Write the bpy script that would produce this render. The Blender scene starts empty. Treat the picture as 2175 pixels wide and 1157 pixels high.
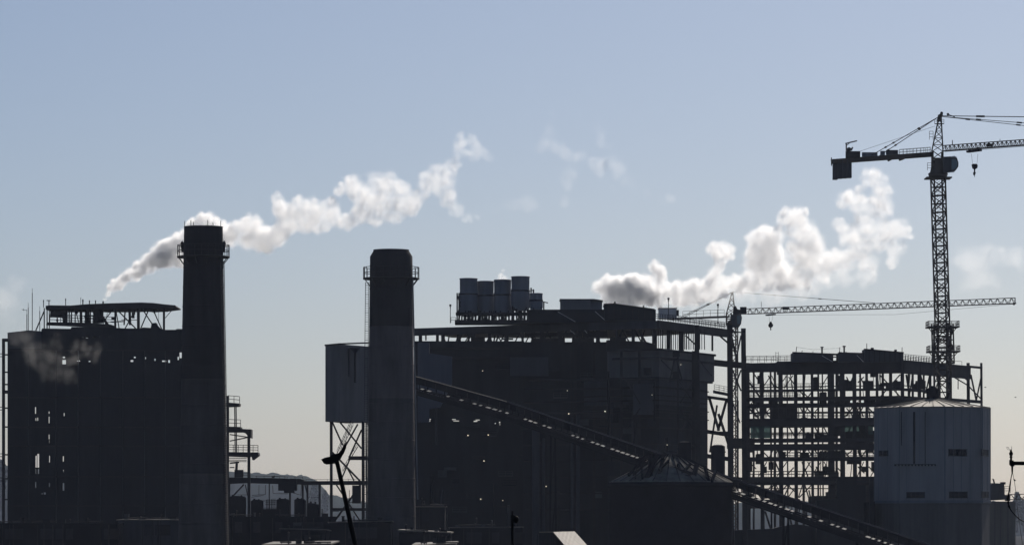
import bpy, math, random
from mathutils import Vector
random.seed(11)
SC = bpy.context.scene
COL = SC.collection
R = math.radians

# ------------------------------------------------------------------ camera, sky, sun, exposure
K = 0.2667 / 2175            # metres per photo pixel, per metre of distance
H = 35.0                     # eye height (on a hillside above the plant)
HOR = 1100.0                 # photo row of the horizon
cam_d = bpy.data.cameras.new('camera'); cam = bpy.data.objects.new('camera', cam_d); COL.objects.link(cam)
cam.location = (0, 0, H); cam.rotation_euler = (R(90), 0, 0)
cam_d.sensor_width = 36; cam_d.lens = 36 / 0.2667
cam_d.shift_y = (HOR - 1157 / 2) / 2175
cam_d.clip_start = 1; cam_d.clip_end = 40000
SC.camera = cam
SUN_EL, SUN_AZ = 37.0, 18.0  # ahead of the camera, a little to the right
w = bpy.data.worlds.new('World'); SC.world = w; w.use_nodes = True
nt = w.node_tree; bg = nt.nodes['Background']
sky = nt.nodes.new('ShaderNodeTexSky'); sky.sky_type = 'NISHITA'; sky.sun_disc = False
sky.sun_elevation = R(SUN_EL); sky.sun_rotation = R(SUN_AZ); sky.air_density = 0.70; sky.dust_density = 1.2; sky.ozone_density = 4.9
nt.links.new(sky.outputs[0], bg.inputs[0]); bg.inputs[1].default_value = 0.058
sd = bpy.data.lights.new('sun', 'SUN'); sd.energy = 4.8; sd.angle = R(0.5); sd.color = (1.0, 0.93, 0.84)
sun = bpy.data.objects.new('sun', sd); COL.objects.link(sun)
dsun = Vector((math.sin(R(SUN_AZ)) * math.cos(R(SUN_EL)), math.cos(R(SUN_AZ)) * math.cos(R(SUN_EL)), math.sin(R(SUN_EL))))
sun.rotation_euler = dsun.to_track_quat('Z', 'Y').to_euler(); sun.location = dsun * 300
SC.view_settings.view_transform = 'Standard'; SC.view_settings.look = 'None'
SC.view_settings.exposure = 0.0; SC.view_settings.gamma = 1.0
SC.render.engine = 'CYCLES'
SC.cycles.volume_bounces = 6; SC.cycles.max_bounces = 12
SC.cycles.volume_step_rate = 1.0; SC.cycles.volume_max_steps = 256
SC.cycles.use_denoising = True

# ------------------------------------------------------------------ helpers
def S(Y): return K * Y
def P(px, py, Y): return Vector(((px - 1087.5) * K * Y, Y, H + (HOR - py) * K * Y))
def Z(py, Y): return H + (HOR - py) * K * Y
def XX(px, Y): return (px - 1087.5) * K * Y

class MB:
    def __init__(s): s.v = []; s.f = []; s.sm = []
    def add(s, vs, fs, smooth=False):
        n = len(s.v); s.v += [tuple(v) for v in vs]; s.f += [tuple(i + n for i in f) for f in fs]; s.sm += [smooth] * len(fs)
    def box(s, a, b):
        x0, y0, z0 = [min(a[i], b[i]) for i in range(3)]; x1, y1, z1 = [max(a[i], b[i]) for i in range(3)]
        s.add([(x0,y0,z0),(x1,y0,z0),(x1,y1,z0),(x0,y1,z0),(x0,y0,z1),(x1,y0,z1),(x1,y1,z1),(x0,y1,z1)],
              [(0,3,2,1),(4,5,6,7),(0,1,5,4),(1,2,6,5),(2,3,7,6),(3,0,4,7)]); return s
    def pbox(s, x0, y0, x1, y1, Y, d):          # box traced at distance Y, d metres deep
        s.box(P(x0, y1, Y), P(x1, y0, Y) + Vector((0, d, 0))); return s
    def beam(s, A, B, w, h=None):
        A, B = Vector(A), Vector(B); h = h or w; t = (B - A)
        if t.length < 1e-6: return s
        t.normalize(); up = Vector((0, 0, 1)) if abs(t.z) < 0.9 else Vector((0, 1, 0))
        u = t.cross(up).normalized() * w / 2; v = t.cross(u).normalized() * h / 2
        vs = [A-u-v, A+u-v, A+u+v, A-u+v, B-u-v, B+u-v, B+u+v, B-u+v]
        s.add(vs, [(0,3,2,1),(4,5,6,7),(0,1,5,4),(1,2,6,5),(2,3,7,6),(3,0,4,7)]); return s
    def cyl(s, A, B, r0, r1=None, n=12, caps=True):
        A, B = Vector(A), Vector(B); r1 = r0 if r1 is None else r1; t = (B - A).normalized()
        up = Vector((0, 0, 1)) if abs(t.z) < 0.9 else Vector((0, 1, 0))
        u = t.cross(up).normalized(); v = t.cross(u)
        vs = [A + (u*math.cos(a) + v*math.sin(a))*r0 for a in [2*math.pi*i/n for i in range(n)]]
        vs += [B + (u*math.cos(a) + v*math.sin(a))*r1 for a in [2*math.pi*i/n for i in range(n)]]
        s.add(vs, [(i, (i+1) % n, n+(i+1) % n, n+i) for i in range(n)], True)
        if caps: s.add(vs, [tuple(range(n-1, -1, -1)), tuple(range(n, 2*n))])
        return s
    def lathe(s, c, prof, n=32, caps=True):      # prof: [(r, z)] bottom to top around the vertical through c
        vs = []; m = len(prof)
        for r, z in prof: vs += [(c[0] + r*math.cos(2*math.pi*i/n), c[1] + r*math.sin(2*math.pi*i/n), z) for i in range(n)]
        s.add(vs, [(j*n+i, j*n+(i+1) % n, (j+1)*n+(i+1) % n, (j+1)*n+i) for j in range(m-1) for i in range(n)], n > 12)
        if caps: s.add(vs, [tuple(range(n-1, -1, -1)), tuple(range((m-1)*n, m*n))])
        return s
    def ball(s, c, r, n=10, sc=(1, 1, 1)):
        prof = [(max(1e-3, r*math.sin(math.pi*j/n)), -r*math.cos(math.pi*j/n)) for j in range(n+1)]
        vs = []
        for rr, z in prof: vs += [(c[0]+rr*math.cos(2*math.pi*i/n)*sc[0], c[1]+rr*math.sin(2*math.pi*i/n)*sc[1], c[2]+z*sc[2]) for i in range(n)]
        s.add(vs, [(j*n+i, j*n+(i+1) % n, (j+1)*n+(i+1) % n, (j+1)*n+i) for j in range(n) for i in range(n)], True); return s
    def prism(s, pts, Y, d):                     # outline in photo pixels at distance Y, extruded d metres away
        f = [P(x, y, Y) for x, y in pts]; n = len(f)
        vs = f + [p + Vector((0, d, 0)) for p in f]
        s.add(vs, [tuple(range(n)), tuple(range(2*n-1, n-1, -1))] + [(i, n+i, n+(i+1) % n, (i+1) % n) for i in range(n)]); return s
    def wall(s, x0, y0, x1, y1, holes, Y, d):    # flat wall with rectangular through-openings
        xs = sorted({x0, x1} | {min(max(v, x0), x1) for h in holes for v in (h[0], h[2])})
        ys = sorted({y0, y1} | {min(max(v, y0), y1) for h in holes for v in (h[1], h[3])})
        def solid(i, j):
            if i < 0 or j < 0 or i >= len(xs)-1 or j >= len(ys)-1: return False
            cx, cy = (xs[i]+xs[i+1])/2, (ys[j]+ys[j+1])/2
            return not any(h[0] < cx < h[2] and h[1] < cy < h[3] for h in holes)
        D = Vector((0, d, 0))
        for i in range(len(xs)-1):
            for j in range(len(ys)-1):
                if not solid(i, j): continue
                a, b, c, e = P(xs[i], ys[j], Y), P(xs[i+1], ys[j], Y), P(xs[i+1], ys[j+1], Y), P(xs[i], ys[j+1], Y)
                s.add([a, b, c, e], [(0, 3, 2, 1)]); s.add([a+D, b+D, c+D, e+D], [(0, 1, 2, 3)])
                if not solid(i, j-1): s.add([a, b, b+D, a+D], [(0, 1, 2, 3)])
                if not solid(i, j+1): s.add([e, c, c+D, e+D], [(0, 3, 2, 1)])
                if not solid(i-1, j): s.add([a, e, e+D, a+D], [(0, 3, 2, 1)])
                if not solid(i+1, j): s.add([b, c, c+D, b+D], [(0, 1, 2, 3)])
        return s
    def lattice(s, A, B, w, h, n, t, tri=False, rot=0.0, tb=None):
        """lattice girder from A to B, section w x h, n bays"""
        A, B = Vector(A), Vector(B); d = (B - A).normalized(); tb = tb or t*0.6
        up = Vector((0, 0, 1)) if abs(d.z) < 0.9 else Vector((0, 1, 0))
        u = d.cross(up).normalized(); v = u.cross(d).normalized()
        if rot: u, v = u*math.cos(rot) + v*math.sin(rot), v*math.cos(rot) - u*math.sin(rot)
        offs = [-u*w/2, u*w/2, v*h] if tri else [-u*w/2-v*h/2, u*w/2-v*h/2, u*w/2+v*h/2, -u*w/2+v*h/2]
        m = len(offs)
        for o in offs: s.beam(A+o, B+o, t)
        for i in range(n):
            a, b = A.lerp(B, i/n), A.lerp(B, (i+1)/n); mid = (a+b)/2
            for j in range(m):
                p, q = offs[j], offs[(j+1) % m]
                if tri and j > 0:
                    if j == 2: p, q = q, p
                    s.beam(a+p, mid+q, tb); s.beam(mid+q, b+p, tb)
                else:
                    s.beam(a+p, a+q, tb)
                    s.beam(a+p, b+q, tb) if (i+j) % 2 else s.beam(a+q, b+p, tb)
        return s
    def rail(s, pts, h=1.1, step=2.0, t=0.07, mid=2):
        for A, B in zip(pts[:-1], pts[1:]):
            A, B = Vector(A), Vector(B); n = max(1, round((B-A).length/step))
            for k in range(n+1):
                p = A.lerp(B, k/n); s.beam(p, p+Vector((0, 0, h)), t)
            for k in range(1, mid+1):
                s.beam(A+Vector((0, 0, h*k/mid)), B+Vector((0, 0, h*k/mid)), t)
        return s
    def ladder(s, A, B, w=0.6, t=0.07, step=0.6, cage=True):
        A, B = Vector(A), Vector(B); X = Vector((w/2, 0, 0)); C = Vector((0, -0.7, 0))
        s.beam(A-X, B-X, t); s.beam(A+X, B+X, t); n = int((B-A).length/step)
        for k in range(n):
            p = A.lerp(B, (k+.5)/n); s.beam(p-X, p+X, t*.7)
        if cage:
            s.beam(A-X+C, B-X+C, t); s.beam(A+X+C, B+X+C, t)
            for k in range(0, n, 4):
                p = A.lerp(B, (k+.5)/n); s.beam(p-X, p-X+C, t); s.beam(p+X, p+X+C, t); s.beam(p-X+C, p+X+C, t)
        return s
    def build(s, name, mat, parent=None):
        off = Vector(parent['_w']) if parent is not None else Vector((0, 0, 0))
        me = bpy.data.meshes.new(name); me.from_pydata([tuple(Vector(v) - off) for v in s.v], [], s.f)
        me.polygons.foreach_set('use_smooth', s.sm); me.materials.append(mat); me.update()
        o = bpy.data.objects.new(name, me); COL.objects.link(o)
        if parent is not None:
            o.parent = parent; o['_w'] = list(parent['_w'])
        else: o['_w'] = [0, 0, 0]
        return o

def tag(o, label=None, cat=None, group=None, kind=None):
    if label: o['label'] = label
    if cat: o['category'] = cat
    if group: o['group'] = group
    if kind: o['kind'] = kind
    return o
def thing(name, loc, label, cat, group=None):
    o = bpy.data.objects.new(name, None); COL.objects.link(o); o.location = loc; o['_w'] = list(loc); o.empty_display_size = 2
    return tag(o, label, cat, group)
def part(name, mat, parent, fn):
    m = MB(); fn(m); return m.build(name, mat, parent)
def copy_tree(o, parent=None):
    c = o.copy(); COL.objects.link(c); c.parent = parent
    for ch in o.children: copy_tree(ch, c)
    return c

# ------------------------------------------------------------------ materials
def mat(name, col, rough=0.75, var=0.25, scale=0.25, metal=0.0, spec=0.12, ribs=None, bump=0.0, streak=False, bands=None):
    m = bpy.data.materials.new(name); m.use_nodes = True; t = m.node_tree; b = t.nodes['Principled BSDF']
    b.inputs['Roughness'].default_value = rough; b.inputs['Metallic'].default_value = metal; b.inputs['Specular IOR Level'].default_value = spec
    tc = t.nodes.new('ShaderNodeTexCoord'); mp = t.nodes.new('ShaderNodeMapping'); t.links.new(tc.outputs['Object'], mp.inputs[0])
    if streak: mp.inputs['Scale'].default_value = (1, 1, 0.15)
    no = t.nodes.new('ShaderNodeTexNoise'); no.inputs['Scale'].default_value = scale; no.inputs['Detail'].default_value = 6; no.inputs['Roughness'].default_value = 0.65
    t.links.new(mp.outputs[0], no.inputs['Vector'])
    rp = t.nodes.new('ShaderNodeValToRGB'); rp.color_ramp.elements[0].position = 0.3; rp.color_ramp.elements[1].position = 0.7
    rp.color_ramp.elements[0].color = [c*(1-var) for c in col] + [1]; rp.color_ramp.elements[1].color = [min(1, c*(1+var)) for c in col] + [1]
    t.links.new(no.outputs['Fac'], rp.inputs[0]); out = rp.outputs[0]
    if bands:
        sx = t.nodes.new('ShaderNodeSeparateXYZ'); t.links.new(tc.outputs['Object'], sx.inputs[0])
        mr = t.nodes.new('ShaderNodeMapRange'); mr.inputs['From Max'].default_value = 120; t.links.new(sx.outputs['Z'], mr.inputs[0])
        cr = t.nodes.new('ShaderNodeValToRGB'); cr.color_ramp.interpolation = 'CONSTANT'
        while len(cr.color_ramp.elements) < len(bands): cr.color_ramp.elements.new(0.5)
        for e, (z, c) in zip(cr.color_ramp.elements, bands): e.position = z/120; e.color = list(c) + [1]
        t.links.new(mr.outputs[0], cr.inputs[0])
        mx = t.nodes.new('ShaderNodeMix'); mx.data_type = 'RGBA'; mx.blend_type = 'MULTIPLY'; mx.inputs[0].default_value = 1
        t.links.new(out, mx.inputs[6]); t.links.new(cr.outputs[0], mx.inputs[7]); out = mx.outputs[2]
    t.links.new(out, b.inputs['Base Color'])
    hsrc = None
    if ribs:
        wv = t.nodes.new('ShaderNodeTexWave'); wv.bands_direction = ribs[0]; wv.inputs['Scale'].default_value = ribs[1]; t.links.new(tc.outputs['Object'], wv.inputs[0]); hsrc = wv.outputs['Fac']; bump = bump or 0.5
    elif bump: hsrc = no.outputs['Fac']
    if hsrc:
        bp = t.nodes.new('ShaderNodeBump'); bp.inputs['Strength'].default_value = bump; bp.inputs['Distance'].default_value = 0.1
        t.links.new(hsrc, bp.inputs['Height']); t.links.new(bp.outputs[0], b.inputs['Normal'])
    return m
M = dict(
    steel=mat('painted_steel', (.030, .028, .032)), steel_far=mat('primer_steel', (.040, .035, .038)),
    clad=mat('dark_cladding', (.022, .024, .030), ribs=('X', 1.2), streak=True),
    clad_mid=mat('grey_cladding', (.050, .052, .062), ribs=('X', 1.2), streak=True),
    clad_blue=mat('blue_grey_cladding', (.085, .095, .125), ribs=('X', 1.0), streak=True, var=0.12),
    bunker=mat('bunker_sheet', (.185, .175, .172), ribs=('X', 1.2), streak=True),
    silo=mat('silo_panels', (.27, .262, .265), streak=True, var=0.22),
    tank=mat('galvanised_sheet', (.17, .18, .205), streak=True),
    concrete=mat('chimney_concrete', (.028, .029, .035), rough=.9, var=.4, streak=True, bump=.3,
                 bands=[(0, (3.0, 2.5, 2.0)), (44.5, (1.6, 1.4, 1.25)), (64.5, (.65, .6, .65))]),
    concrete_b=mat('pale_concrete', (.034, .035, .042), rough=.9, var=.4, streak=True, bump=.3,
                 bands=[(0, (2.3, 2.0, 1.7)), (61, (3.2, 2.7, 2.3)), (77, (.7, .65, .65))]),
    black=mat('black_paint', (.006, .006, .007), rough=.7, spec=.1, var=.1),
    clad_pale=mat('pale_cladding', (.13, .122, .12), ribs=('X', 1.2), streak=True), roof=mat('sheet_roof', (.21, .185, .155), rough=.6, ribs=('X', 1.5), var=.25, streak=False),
    roof_dim=mat('weathered_roof', (.12, .11, .10), rough=.7, ribs=('X', 1.5)),
    white=mat('white_and_haze', (.6, .6, .6)), glint=mat('glint_pale', (.42, .40, .37), rough=.5), beige=mat('beige_render', (.17, .155, .13), streak=True),  # two pale tones here also stand in for haze and sun glints
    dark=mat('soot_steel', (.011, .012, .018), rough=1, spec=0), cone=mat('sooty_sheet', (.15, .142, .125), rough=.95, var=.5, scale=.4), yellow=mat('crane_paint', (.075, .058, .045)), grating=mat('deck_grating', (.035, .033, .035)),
    ground=mat('dry_earth', (.04, .037, .03), scale=.02, bump=.3, rough=1, spec=0), veg=mat('hill_scrub', (.03, .037, .03), scale=.01, bump=.5, rough=1, spec=0),
    leaf=mat('leaf_mass', (.03, .045, .02), scale=.4), bark=mat('bark', (.05, .04, .03)),
    bird=mat('bird_feathers', (.02, .02, .02)))
def glass(name, col):
    m = bpy.data.materials.new(name); m.use_nodes = True; b = m.node_tree.nodes['Principled BSDF']
    b.inputs['Base Color'].default_value = (*col, 1); b.inputs['Roughness'].default_value = .08; b.inputs['Specular IOR Level'].default_value = .8
    return m
M['window'] = mat('dark_glass', (.02, .022, .03), rough=.6, spec=.1); M['cab_glass'] = glass('cab_glass', (.05, .09, .12))
def net():
    m = bpy.data.materials.new('green_net'); m.use_nodes = True; t = m.node_tree; b = t.nodes['Principled BSDF']
    b.inputs['Base Color'].default_value = (.03, .06, .06, 1); b.inputs['Roughness'].default_value = .8
    tr = t.nodes.new('ShaderNodeBsdfTransparent'); tr.inputs[0].default_value = (.5, .85, .8, 1); mx = t.nodes.new('ShaderNodeMixShader'); mx.inputs[0].default_value = .10
    t.links.new(b.outputs[0], mx.inputs[1]); t.links.new(tr.outputs[0], mx.inputs[2]); t.links.new(mx.outputs[0], t.nodes['Material Output'].inputs[0]); return m
M['net'] = net()
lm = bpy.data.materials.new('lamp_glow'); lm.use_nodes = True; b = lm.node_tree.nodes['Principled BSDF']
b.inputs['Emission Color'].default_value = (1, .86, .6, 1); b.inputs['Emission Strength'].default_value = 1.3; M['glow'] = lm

# ------------------------------------------------------------------ ground and hills
def ground():
    prof = [(-400, 34), (-50, 33.3), (20, 33), (60, 30), (100, 26), (200, 16), (330, 5), (450, 0), (700, 0), (1000, 0), (1400, 0), (2200, 0), (3500, 2), (5200, 6), (9000, 12)]
    xs = [-4200, -2600, -1500, -800, -400, -200, -100, 0, 100, 200, 400, 800, 1500, 2600, 4200]
    m = MB(); vs = [(x, y, z) for y, z in prof for x in xs]; n = len(xs)
    m.add(vs, [(j*n+i, j*n+i+1, (j+1)*n+i+1, (j+1)*n+i) for j in range(len(prof)-1) for i in range(n-1)], True)
    tag(m.build('ground', M['ground']), kind='structure')
ground()
def ridge(name, pts, Y, depth, seed, rough):
    rnd = random.Random(seed); m = MB(); xs = list(range(-1400, 3601, 5)); top = []
    ph = [rnd.random()*6.28 for _ in range(8)]
    for x in xs:
        for (x0, y0), (x1, y1) in zip(pts[:-1], pts[1:]):
            if x0 <= x <= x1: y = y0 + (y1-y0)*(x-x0)/(x1-x0); break
        y += rough*(1.5*math.sin(x/31+ph[0]) + math.sin(x/13+ph[1]) + .7*math.sin(x/5.3+ph[2])) + rnd.uniform(-1, 1)*rough
        top.append(y)
    rows = [(0, 0.0), (.25, .45), (.6, .85), (1, 1.0), (1.5, .9), (2.2, .5)]; n = len(xs); vs = []
    for d, f in rows:
        for x, y in zip(xs, top):
            yy = Y + (d-1)*depth; X = XX(x, Y); zt = Z(y, Y); vs.append((X, yy, -3 + (zt+3)*f + (rnd.uniform(-2, 2) if 0 < f < 1 else 0)))
    m.add(vs, [(j*n+i, j*n+i+1, (j+1)*n+i+1, (j+1)*n+i) for j in range(len(rows)-1) for i in range(n-1)], True)
    tag(m.build(name, M['veg']), kind='structure')
ridge('hills', [(-1400, 985), (-200, 975), (0, 985), (40, 995), (300, 1003), (560, 1002), (640, 1008), (665, 1018), (700, 1050), (780, 1064), (900, 1066), (1400, 1072), (1700, 1064), (1800, 1070), (2080, 1072), (2110, 1062), (2175, 1068), (2400, 1060), (3600, 1040)], 6200, 200, 3, 1.3)

# ------------------------------------------------------------------ chimneys
def chimney(px, ptop, rtop, pslope, Y, m, label, chamfer, plat, ladder, rods, lights):
    """pslope: radius gained per photo row"""
    s = S(Y); cx = XX(px, Y); c = (cx, Y, 0); zt = Z(ptop, Y); t = thing('chimney', (cx, Y, 0), label, 'chimney')
    rr = lambda z: (rtop + pslope*(zt-z)/s)*s
    def shaft(b):
        zs = [0] + [zt*i/14 for i in range(1, 14)]
        prof = [(rr(z), z) for z in zs]
        if chamfer: prof += [(rr(zt-12*s), zt-12*s), ((rtop-7)*s, zt)]
        else: prof += [(rr(zt), zt)]
        b.lathe(c, prof, 48, caps=False)
    part('shaft', m, t, shaft)
    part('rim', M['steel'], t, lambda b: b.lathe(c, [((rtop-(7.5 if chamfer else .2))*s+.02, zt), ((rtop-(7 if chamfer else -.2))*s+.05, zt+.25), ((rtop-10)*s, zt+.25), ((rtop-10)*s, zt-6)], 48, caps=False))
    part('pour_joint', m, t, lambda b: [b.lathe(c, [(rr(z)+.0, z-.12), (rr(z)+.05, z-.08), (rr(z)+.05, z+.08), (rr(z)+.0, z+.12)], 48, caps=False) for z in [zt-4.2*k for k in range(1, 24) if zt-4.2*k > 2]])
    py0, py1, pr = plat; z0, z1 = Z(py1, Y), Z(py0, Y); r1 = pr*s; r0 = rr(z0)
    def deck(b):
        b.lathe(c, [(r0-.05, z0-.25), (r1, z0-.25), (r1, z0+.05), (r0-.05, z0+.05)], 32, caps=False)
        for k in range(12):
            a = 2*math.pi*(k+.5)/12; d = Vector((math.cos(a), math.sin(a), 0)); b.beam(Vector((cx, Y, z0-.2))+d*(r1-.2), Vector((cx, Y, z0-(r1-r0)*1.25))+d*(r0), .16)
    p = part('platform', M['grating'], t, deck)
    def rl(b):
        n = 24; pts = [Vector((cx+(r1-.1)*math.cos(2*math.pi*k/n), Y+(r1-.1)*math.sin(2*math.pi*k/n), z0)) for k in range(n+1)]
        b.rail(pts, z1-z0, 99, .13, 2)
    part('railing', M['steel'], p, rl)
    for (lx, dy) in ladder:
        zb = 12; a = Vector((XX(lx, Y), Y-0.0, zb)); sgn = 1 if lx > px else -1
        lr = rr(zb)+(.1 if sgn > 0 else .5); tp = z0 - 1
        part('ladder', M['steel'], t, lambda b: b.ladder((cx+sgn*(lr-.2), Y-2.5, zb), (cx+sgn*(rr(tp)+(0 if sgn > 0 else .45)), Y-2.5, tp), .75, .1, .5))
    for (ax, hh) in rods:
        a = math.acos(max(-1, min(1, (ax-px)/rtop*.985))); q = Vector((cx+math.cos(a)*rtop*s*.97, Y-math.sin(a)*rtop*s*.97, zt-.5))
        part('lightning_rod', M['steel'], t, lambda b: b.beam(q, q+Vector((0, 0, .5+hh*s)), .13))
    for lx, ly0, ly1 in lights:
        def wl(b):
            q = P(lx, ly1, Y); hh = (ly1-ly0)*s
            b.lathe((q.x, Y, 0), [(.2, q.z-.9), (.28, q.z), (.36, q.z+hh*.3), (.36, q.z+hh*.7), (.14, q.z+hh*.85), (.05, q.z+hh)], 10)
        part('warning_lamp', M['dark'], t, wl)
    return t
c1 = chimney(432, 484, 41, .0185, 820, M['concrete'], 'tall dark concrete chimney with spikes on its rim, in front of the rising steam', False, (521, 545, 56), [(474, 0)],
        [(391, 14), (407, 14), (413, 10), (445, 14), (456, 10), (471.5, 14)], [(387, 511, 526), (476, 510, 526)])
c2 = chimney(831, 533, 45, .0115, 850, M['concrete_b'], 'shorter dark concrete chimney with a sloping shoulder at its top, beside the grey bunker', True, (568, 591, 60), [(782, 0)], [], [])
def chim_pipe():                                  # bright conduit running down the right flank
    part('conduit', M['tank'], c2, lambda b: b.cyl((XX(877.5, 850), 847, Z(590, 850)), (XX(888, 850), 846.5, Z(1060, 850)), .14, n=8))
chim_pipe()

# ------------------------------------------------------------------ left boiler house
def left_house():
    Y = 930
    t = thing('boiler_house', (XX(200, Y), Y, 0), 'huge dark boiler house with an arched open roof canopy, behind the tall chimney', 'boiler house')
    holes = [(132, 764, 140, 773), (133, 757, 138, 760), (163, 765, 170, 767), (188, 766, 192, 768), (277, 764, 283, 768), (284, 757, 288, 760), (308, 758, 310, 762), (328, 761, 330, 766),
             (344, 765, 353, 768), (357, 764, 361, 770), (377, 757, 380, 764), (381, 748, 387, 760),
             (174, 714, 179, 717), (182, 713, 187, 718), (197, 714, 205, 717), (211, 714, 214, 716), (231, 714, 234, 716), (236, 713, 241, 716),
             (74, 864, 76.5, 878), (75, 887, 77, 893), (79, 886, 81, 893), (103, 873, 105, 878), (103, 884, 105, 898), (103, 922, 105, 932), (104, 934, 105, 940), (135, 876, 137, 883),
             (75, 967, 78, 992), (79, 963, 83, 992), (75, 995, 77, 1005), (80, 995, 83, 1005), (104, 967, 106, 981), (133, 968, 135.5, 979), (134, 997, 135.5, 1002), (74.5, 1023, 77, 1035), (104, 1025, 106, 1033), (133, 1025, 136.5, 1041), (88, 1046, 91, 1049), (93, 1045, 97, 1049)]
    part('wall', M['clad'], t, lambda b: (b.wall(16, 740, 388, 1392, holes, Y, .6)))
    part('wall', M['clad'], t, lambda b: b.wall(88, 700, 388, 740, [h for h in holes if h[3] < 740], Y, .6))
    part('wall', M['clad_mid'], t, lambda b: b.prism([(16, 740), (16, 706), (45, 703), (60, 701), (88, 703), (88, 740)], Y, .6))
    for px in (16.8, 387): part('side_wall', M['clad'], t, lambda b: b.box((XX(px, Y), Y+.6, 0), (XX(px, Y)+.5, Y+34, Z(706, Y))))
    part('rear_wall', M['clad'], t, lambda b: (b.box((XX(16, Y)+.6, Y+34, 0), (XX(387, Y)-.1, Y+34.5, 28))))
    def slab(b):
        for py, f in ((716, 1),):
            b.box((XX(89, Y), Y+.62, Z(712, Y)), (XX(387, Y)-.1, Y+10, Z(708, Y)))
    part('roof_deck', M['steel'], t, slab)
    # parapet machinery band
    part('parapet', M['clad'], t, lambda b: b.prism([(88, 700), (90, 697), (150, 698), (152, 694), (228, 695), (268, 697), (300, 697), (303, 695), (320, 696), (322, 686), (331, 685), (333, 690), (340, 697), (350, 700), (350, 708), (388, 714), (388, 716), (88, 716)], Y+.9, 3.5))
    # arched canopy
    arc = [(97, 649), (106, 648), (150, 648.5), (185, 645.5), (240, 643.5), (300, 642), (325, 643), (350, 646), (372, 648), (373, 651), (350, 654), (320, 656), (300, 655), (270, 656), (200, 656), (140, 656), (97, 657)]
    part('canopy_roof', M['steel'], t, lambda b: b.prism(arc, Y+1, 15))
    for x0, x1 in ((93, 95), (99, 101), (104, 105.5), (243, 247), (291, 297), (346, 350.5)):
        for dy in (2, 14):
            part('column', M['steel'], t, lambda b: b.beam(P((x0+x1)/2, 654, Y+dy), P((x0+x1)/2, 702, Y+dy), (x1-x0)*S(Y), .4))
    for x0, y0, x1, y1, ww in ((94, 660, 76, 702, 2.4), (248, 657, 288, 697, 2.6), (286, 660, 266, 697, 2.2), (246, 657, 253, 697, 2), (222, 680, 240, 657, 2), (303, 657, 326, 692, 2.4), (316, 657, 299, 697, 2.4),
                               (325, 657, 345, 702, 2.2), (371, 652, 350, 676, 1.3), (228, 665, 222, 694, 1.2), (160, 656, 167, 684, 2), (186, 656, 180, 684, 2), (196, 656, 203, 684, 1.5)):
        part('brace', M['steel'], t, lambda b: b.beam(P(x0, y0, Y+2.5), P(x1, y1, Y+2.5), ww*S(Y)))
    part('catwalk', M['grating'], t, lambda b: (b.prism([(99, 684), (140, 684), (190, 685), (236, 689), (244, 692), (244, 697), (98, 690)], Y+3, 1.4)))
    part('railing', M['steel'], t, lambda b: b.rail([P(106, 684, Y+2.4), P(243, 690, Y+2.4)], 1.9, 2.6, .14, 3))
    for p, q, r_ in (((209, 686), (209, 656), 1.25), ((212, 664), (229, 690), .35), ((107, 666), (143, 664), .5), ((107, 672), (131, 671), .25)): part('duct', M['steel'], t, lambda b: b.cyl(P(*p, Y+6), P(*q, Y+6), r_, n=14))
    for x in (141, 147, 152, 172, 183, 192, 276, 281, 286):
        part('pipe', M['steel'], t, lambda b: b.cyl(P(x, 657, Y+7), P(x, 690 if x < 200 else 668, Y+7), .16 if x not in (141, 172, 183) else .33, n=8))
    rc = random.Random(31)
    for k in range(26):
        x = rc.uniform(106, 240) if k < 20 else rc.uniform(246, 340); y0 = rc.uniform(655, 678); h0 = rc.uniform(4, 16); w0 = rc.uniform(2, 9); dd = rc.uniform(4, 12)
        if k % 3 == 0: part('machine', M['steel'], t, lambda b: b.pbox(x, y0, x+w0, y0+h0*.8, Y+dd, 1.2))
        elif k % 3 == 1: part('pipe', M['steel'], t, lambda b: b.cyl(P(x, 655, Y+dd), P(x+rc.uniform(-3, 3), 690, Y+dd), rc.uniform(.1, .4), n=8))
        else: part('beam', M['steel'], t, lambda b: b.beam(P(x, y0+6, Y+dd), P(x+w0*4, y0+6+rc.uniform(-2, 2), Y+dd), rc.uniform(.12, .35)))
    part('hoist', M['steel'], t, lambda b: (b.cyl(P(337, 662, Y+6), P(337, 655, Y+6), .45, n=10), b.beam(P(337, 662, Y+6), P(337, 686, Y+6), .08)))
    for x, y0, ww in ((92.5, 637, 2.2), (139.5, 634, 2.2), (171.5, 632, 1.2), (176, 636, 3.2), (190, 638, 2.4), (203, 638, 2.4), (219, 640, 3.4)):
        def vp(b):
            q = P(x, y0, Y+6); r = ww*S(Y)/2; b.lathe((q.x, Y+6, 0), [(r*.75, Z(650, Y)), (r*.75, q.z-.5), (r, q.z-.45), (r, q.z-.1), (r*.3, q.z+.1)], 10)
        part('vent_pipe', M['steel'], t, vp)
    part('vent_pipe', M['steel'], t, lambda b: (b.beam(P(104, 638, Y+6), P(104, 649, Y+6), .2), b.beam(P(99, 638, Y+6), P(107, 638, Y+6), .2)))
    # outer frame column on the far edge with rungs
    part('column', M['steel'], t, lambda b: b.beam(P(7.5, 720, Y-2), P(7.5, 1400, Y-2), 6*S(Y)))
    for y in (722, 753, 790, 816, 832, 866, 906, 965, 1016, 1060):
        part('beam', M['steel'], t, lambda b: (b.beam(P(5, y, Y-1.9), P(18, y, Y-1.9), .3, (7 if y in (722, 832) else 3)*S(Y)), b.beam(P(-120, y-2, Y-1.9), P(5, y-2, Y-1.9), .25, 1.5*S(Y)) if y in (753, 866, 965, 1016) else None, b.beam(P(-120, y+4, Y-1.9), P(5, y+4, Y-1.9), .25, 1.5*S(Y)) if y in (753, 866, 965, 1016) else None))
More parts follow.
